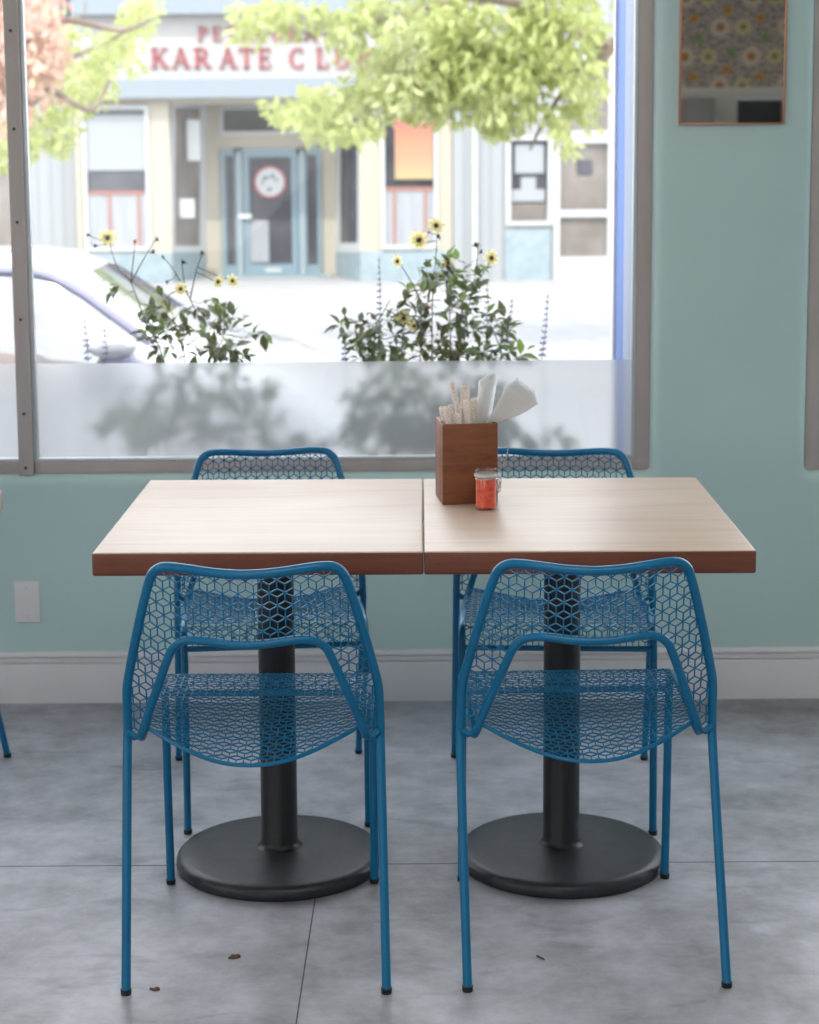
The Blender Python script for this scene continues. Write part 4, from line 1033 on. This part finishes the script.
# serif letters ------------------------------------------------------
def letter(ch_, h, mt, parent, org):
    """serif capital from bars; unit height 1, origin lower left"""
    TK, TN, SF = 0.17, 0.09, 0.07
    quads = []
    def bar(x0, y0, x1, y1, w0):
        dx, dy = x1 - x0, y1 - y0; l = math.hypot(dx, dy); nx_, ny_ = -dy / l * w0 / 2, dx / l * w0 / 2
        quads.append([(x0 + nx_, y0 + ny_), (x1 + nx_, y1 + ny_), (x1 - nx_, y1 - ny_), (x0 - nx_, y0 - ny_)])
    def serif(x, y, w_=0.34): bar(x - w_ / 2, y, x + w_ / 2, y, SF)
    def arc(cx, cy, rx, ry, a0, a1, wt, n=14):
        for i in range(n):
            a, b = math.radians(a0 + (a1 - a0) * i / n), math.radians(a0 + (a1 - a0) * (i + 1) / n)
            def w_(t): return TN + (wt - TN) * abs(math.cos(t)) ** 1.5
            q = []
            for t, s in ((a, 1), (b, 1), (b, -1), (a, -1)):
                ww = w_(t) / 2 * s; q.append((cx + (rx + ww) * math.cos(t), cy + (ry + ww) * math.sin(t)))
            quads.append(q)
    lo, hi = SF / 2, 1 - SF / 2
    if ch_ == 'K': bar(.17, 0, .17, 1, TK); bar(.24, .42, .70, .98, TN); bar(.36, .58, .74, .03, TK); serif(.17, lo); serif(.17, hi); serif(.70, hi, .3); serif(.76, lo)
    if ch_ == 'A': bar(.42, 1, .10, .02, TN); bar(.40, 1, .74, .02, TK); bar(.2, .34, .62, .34, TN); serif(.10, lo, .28); serif(.74, lo, .36)
    if ch_ == 'R': bar(.17, 0, .17, 1, TK); arc(.38, .74, .22, .225, -90, 90, TK); bar(.17, .965, .38, .965, TN); bar(.17, .515, .38, .515, TN); bar(.40, .5, .72, .03, TK); serif(.17, lo); serif(.12, hi, .26); serif(.76, lo, .26)
    if ch_ == 'P': bar(.17, 0, .17, 1, TK); arc(.38, .72, .22, .245, -90, 90, TK); bar(.17, .965, .38, .965, TN); bar(.17, .475, .38, .475, TN); serif(.17, lo); serif(.12, hi, .26)
    if ch_ == 'B': bar(.17, 0, .17, 1, TK); arc(.38, .75, .19, .21, -90, 90, TK); arc(.38, .28, .24, .245, -90, 90, TK); bar(.1, .965, .38, .965, TN); bar(.17, .53, .38, .53, TN); bar(.1, .035, .38, .035, TN)
    if ch_ == 'T': bar(.38, 0, .38, 1, TK); bar(.03, .965, .73, .965, TN); bar(.05, .99, .05, .74, SF); bar(.71, .99, .71, .74, SF); serif(.38, lo)
    if ch_ == 'E': bar(.17, 0, .17, 1, TK); bar(.05, .965, .60, .965, TN); bar(.05, .035, .62, .035, TN); bar(.17, .52, .48, .52, TN); bar(.59, .99, .59, .76, SF); bar(.61, .0, .61, .25, SF); bar(.48, .40, .48, .64, SF)
    if ch_ == 'L': bar(.17, 0, .17, 1, TK); serif(.17, hi); bar(.05, .035, .60, .035, TN); bar(.59, 0, .59, .28, SF)
    if ch_ == 'C': arc(.43, .5, .33, .465, 48, 312, TK, 22); bar(.66, .99, .66, .70, SF); bar(.66, .01, .66, .28, SF)
    if ch_ == 'U': bar(.17, .3, .17, 1, TK); bar(.66, .3, .66, 1, TN); arc(.415, .32, .245, .285, 180, 360, TK, 14); serif(.17, hi); serif(.66, hi, .28)
    if ch_ == 'M': bar(.13, 0, .13, 1, TN); bar(.15, 1, .46, .04, TK); bar(.46, .04, .76, 1, TN); bar(.80, 0, .80, 1, TK); serif(.13, lo, .28); serif(.80, lo); serif(.10, hi, .24); serif(.84, hi, .24)
    bm = bmesh.new()
    for q in quads:
        a = [bm.verts.new((org[0] + x * h, org[1], org[2] + z * h)) for x, z in q]; b = [bm.verts.new((org[0] + x * h, org[1] + .03, org[2] + z * h)) for x, z in q]
        bm.faces.new(a); bm.faces.new(b[::-1])
        for i in range(4): bm.faces.new((a[i], b[i], b[(i + 1) % 4], a[(i + 1) % 4]))
    return obj('letter', bm, mt, parent, False)
sg = part('sign_board', [(77, 13, 452, 78, Y - .06, Y + .0)], M['signwhite'])
LY = Y - .10
for chh, px in zip('KARATECLUB', (151, 172.5, 194, 219.5, 239, 258, 289, 316, 334, 357)):
    a = P(px, 68.3, LY) - so_; h = P(200, 48, LY).z - P(200, 68.3, LY).z; letter(chh, h, M['signred'], sg, a)
for chh, px in zip('PETALUMA', (198, 212.5, 226.5, 241.5, 257.5, 271.5, 287, 304.5)):
    a = P(px, 41, LY) - so_; h = P(200, 26.5, LY).z - P(200, 41, LY).z; letter(chh, h, M['signred'], sg, a)

# right hand white shop
rs = thing('shop_building', 'pale grey shop across the street at the right, glazed white door', 'building', (FX(530), Y, FG))
def rp(name, rects, mt, parent=None): return part(name, rects, mt, parent or rs)
rp('wall', [(453, -160, 553, 97, Y - .02, Y + .28), (553, -160, 760, 40, Y - .02, Y + .28), (453, 97, 506, 285, Y - .02, Y + .28), (506, 97, 553, 138, Y - .02, Y + .28), (506, 227, 553, 285, Y - .02, Y + .28), (553, 40, 557, 285, Y - .02, Y + .28), (613, 40, 760, 285, Y - .02, Y + .28), (557, 40, 613, 60, Y - .02, Y + .28)], M['siding'])
w_ = part('window', [(506, 138, 511, 227, Y - .08, Y + .1), (548, 138, 553, 227, Y - .08, Y + .1), (511, 138, 548, 142, Y - .08, Y + .1), (511, 223, 548, 227, Y - .08, Y + .1)], M['trimwhite'], rs)
part('pane', [(511, 142, 548, 223, Y + .02, Y + .05)], M['shopglass'], w_)
part('poster', [(515, 146, 544, 175, Y - .02, Y + .015), (521, 179, 536, 191, Y - .02, Y + .015), (512, 191, 545, 203, Y - .025, Y + .01)], M['blind'], w_)
part('sill_board', [(511, 205, 548, 223, Y - .0, Y + .015)], M['tan'], w_)
rp('rear_wall', [(454, -158, 758, 283, Y + .5, Y + 6)], M['siding'])
rp('tiled_base', [(505, 231, 551, 285, Y - .06, Y - .021)], M['tileblue'])
d_ = rp('shop_door', [(554, 133, 560, 283, Y - .08, Y + .1), (608, 133, 614, 283, Y - .08, Y + .1), (560, 133, 608, 145, Y - .08, Y + .1), (560, 212, 608, 219, Y - .08, Y + .1), (560, 259, 608, 283, Y - .08, Y + .1)], M['trimwhite'])
part('door_glass', [(560, 145, 608, 212, Y, Y + .03), (560, 219, 608, 259, Y, Y + .03)], M['tan'], d_)
part('notice', [(577, 162, 592, 176, Y - .03, Y - .01)], M['shopglass'], d_)
tw_ = rp('transom_window', [(554, 56, 560, 133, Y - .06, Y + .1), (608, 56, 614, 133, Y - .06, Y + .1), (560, 56, 608, 62, Y - .06, Y + .1)], M['trimwhite'])
part('pane', [(560, 62, 608, 133, Y, Y + .03)], M['tan'], tw_)
bm = bmesh.new(); a, b = P(475, 95, Y - .12), P(475, 284, Y - .12); cyl(bm, (a.x, Y - .12, FG), (a.x, Y - .12, a.z), .045, 12)
tag(obj('drain_pipe', bm, M['pipe']), 'white drain pipe on the pale wall between the two shops', 'pipe')
# grey building at the left
gb = thing('grey_building', 'grey board-clad building at the far left behind the pink tree', 'building', (FX(20), Y + .4, FG))
part('wall', [(-260, -160, 75.6, 286, Y + .4, Y + .9)], M['siding'], gb)
g_ = part('window', [(-30, 150, -24, 250, Y + .34, Y + .44), (12, 150, 16, 250, Y + .34, Y + .44), (-24, 150, 12, 155, Y + .34, Y + .44), (-24, 245, 12, 250, Y + .34, Y + .44)], M['trimwhite'], gb)
part('pane', [(-24, 155, 12, 245, Y + .36, Y + .39)], M['tan'], g_)
part('parapet', [(-260, -6, 72, 14, Y + .1, Y + .5)], M['facegrey'], gb)

# ------------------------------------------------------------------ street trees
def tree(label, trunk, Yt, branches, blobs, mt, seed, lsz, name='street_tree', droop=0.5):
    rnd = random.Random(seed)
    base = Vector((trunk[0], Yt, SZ if Yt < 23.6 else FG)); t = thing(name, label, 'tree', base)
    bm = bmesh.new()
    top = Vector((trunk[1] - trunk[0], 0, 4.6))
    tube(bm, spline([Vector((0, 0, 0)), Vector((top.x * .3, .05, 1.6)), Vector((top.x * .6, 0, 3.2)), top, top + Vector((0, .1, 1.6))], 5), 0.15, 12, True, 0.05)
    br = []
    for pts in branches:
        q = [P(x, y, Yt + d) - base for x, y, d in pts]; q.insert(0, top * rnd.uniform(.75, 1.0)); s = spline(q, 5); br += s
        tube(bm, s, 0.05, 8, True, 0.012)
    vs, fs = [], []
    for cx_, cy_, rx, ry, n, dz in blobs:
        for _ in range(n):
            v = rdir(rnd); rr = rnd.random() ** 0.4
            p0 = P(cx_ + rx * v.x * rr, cy_ + ry * v.z * rr, Yt + dz + v.y * rr * 0.9) - base
            d0 = Vector((rnd.uniform(-1, 1), rnd.uniform(-1, 1), -droop - rnd.random()))
            for i in range(5):
                d = (d0.normalized() + rdir(rnd) * .75).normalized()
                leaf(vs, fs, p0 + rdir(rnd) * 0.07, d, rdir(rnd, .5), lsz * rnd.uniform(.7, 1.3), lsz * .42)
            if rnd.random() < 0.10:
                q = min(br[::2], key=lambda s: (s - p0).length); tube(bm, [q, q.lerp(p0, .5) + Vector((0, 0, .03)), p0], 0.006, 4, False, .003)
    obj('trunk', bm, M['bark'], t); raw('foliage', vs, fs, mt, t); return t
XT = P(735, 150, 17.5).x
tree('yellow-green street tree overhanging the shop front, its leaves hanging from the top', (XT, XT - .2), 17.5,
     [[(620, 40, 0), (540, 10, 0), (470, 0, 0), (380, 20, 0), (300, 40, 0)], [(600, 60, 0), (500, 60, .3), (420, 60, .3), (370, 95, .3), (330, 110, .3)], [(560, -20, 0), (430, -60, 0), (300, -40, 0)], [(640, 20, .5), (580, 70, .5), (545, 120, .5), (530, 150, .5)]],
     [(285, 12, 55, 16, 43, 0), (410, 30, 72, 48, 204, 0), (485, 45, 82, 52, 260, 0), (560, 35, 55, 50, 148, 0), (415, 85, 68, 36, 161, 0), (500, 90, 55, 38, 124, 0), (335, 98, 40, 22, 43, 0), (300, 118, 26, 20, 24, 0), (278, 105, 12, 12, 7, 0), (350, 125, 45, 16, 49, 0), (585, 90, 26, 35, 37, 0), (500, 120, 22, 16, 24, 0), (556, 125, 16, 14, 12, 0), (574, 142, 7, 9, 3, 0),
      (600, -60, 180, 60, 186, 0), (400, -70, 170, 60, 186, 0), (262, 30, 30, 16, 14, 0), (345, 35, 22, 30, 24, 0)], M['leafgreen'], 5, 0.13)
XT2 = P(-25, 150, 16).x
tree('autumn street tree at the left edge with pink and yellow-green leaves', (XT2, XT2 + .1), 16,
     [[(20, 40, 0), (60, 20, 0), (120, 30, 0), (150, 20, 0)], [(10, 90, 0), (50, 90, 0), (90, 110, 0), (110, 80, 0)], [(-40, 40, 0), (-100, 10, 0)]],
     [(20, 30, 55, 45, 136, 0), (0, 90, 35, 40, 55, 0), (-70, 20, 80, 60, 99, 0), (40, 60, 30, 40, 55, 0), (30, -50, 90, 50, 93, 0)], M['leafpink'], 8, 0.12)
tree('yellow-green tree reaching in behind the pink-leaved tree at the left', (XT2 + .9 - 2.4, XT2 - .8), 19.2,
     [[(20, 60, 0), (60, 60, 0), (110, 40, 0), (150, 10, 0)], [(0, 90, 0), (40, 120, 0), (70, 140, 0)]],
     [(85, 78, 36, 30, 68, 0), (120, 50, 32, 22, 37, 0), (145, 15, 28, 18, 31, 0), (45, 115, 40, 32, 68, 0), (20, 140, 24, 20, 24, 0), (65, 145, 16, 14, 11, 0), (60, 30, 28, 26, 24, 0), (0, 130, 25, 40, 37, 0)], M['leafgreen'], 9, 0.12)
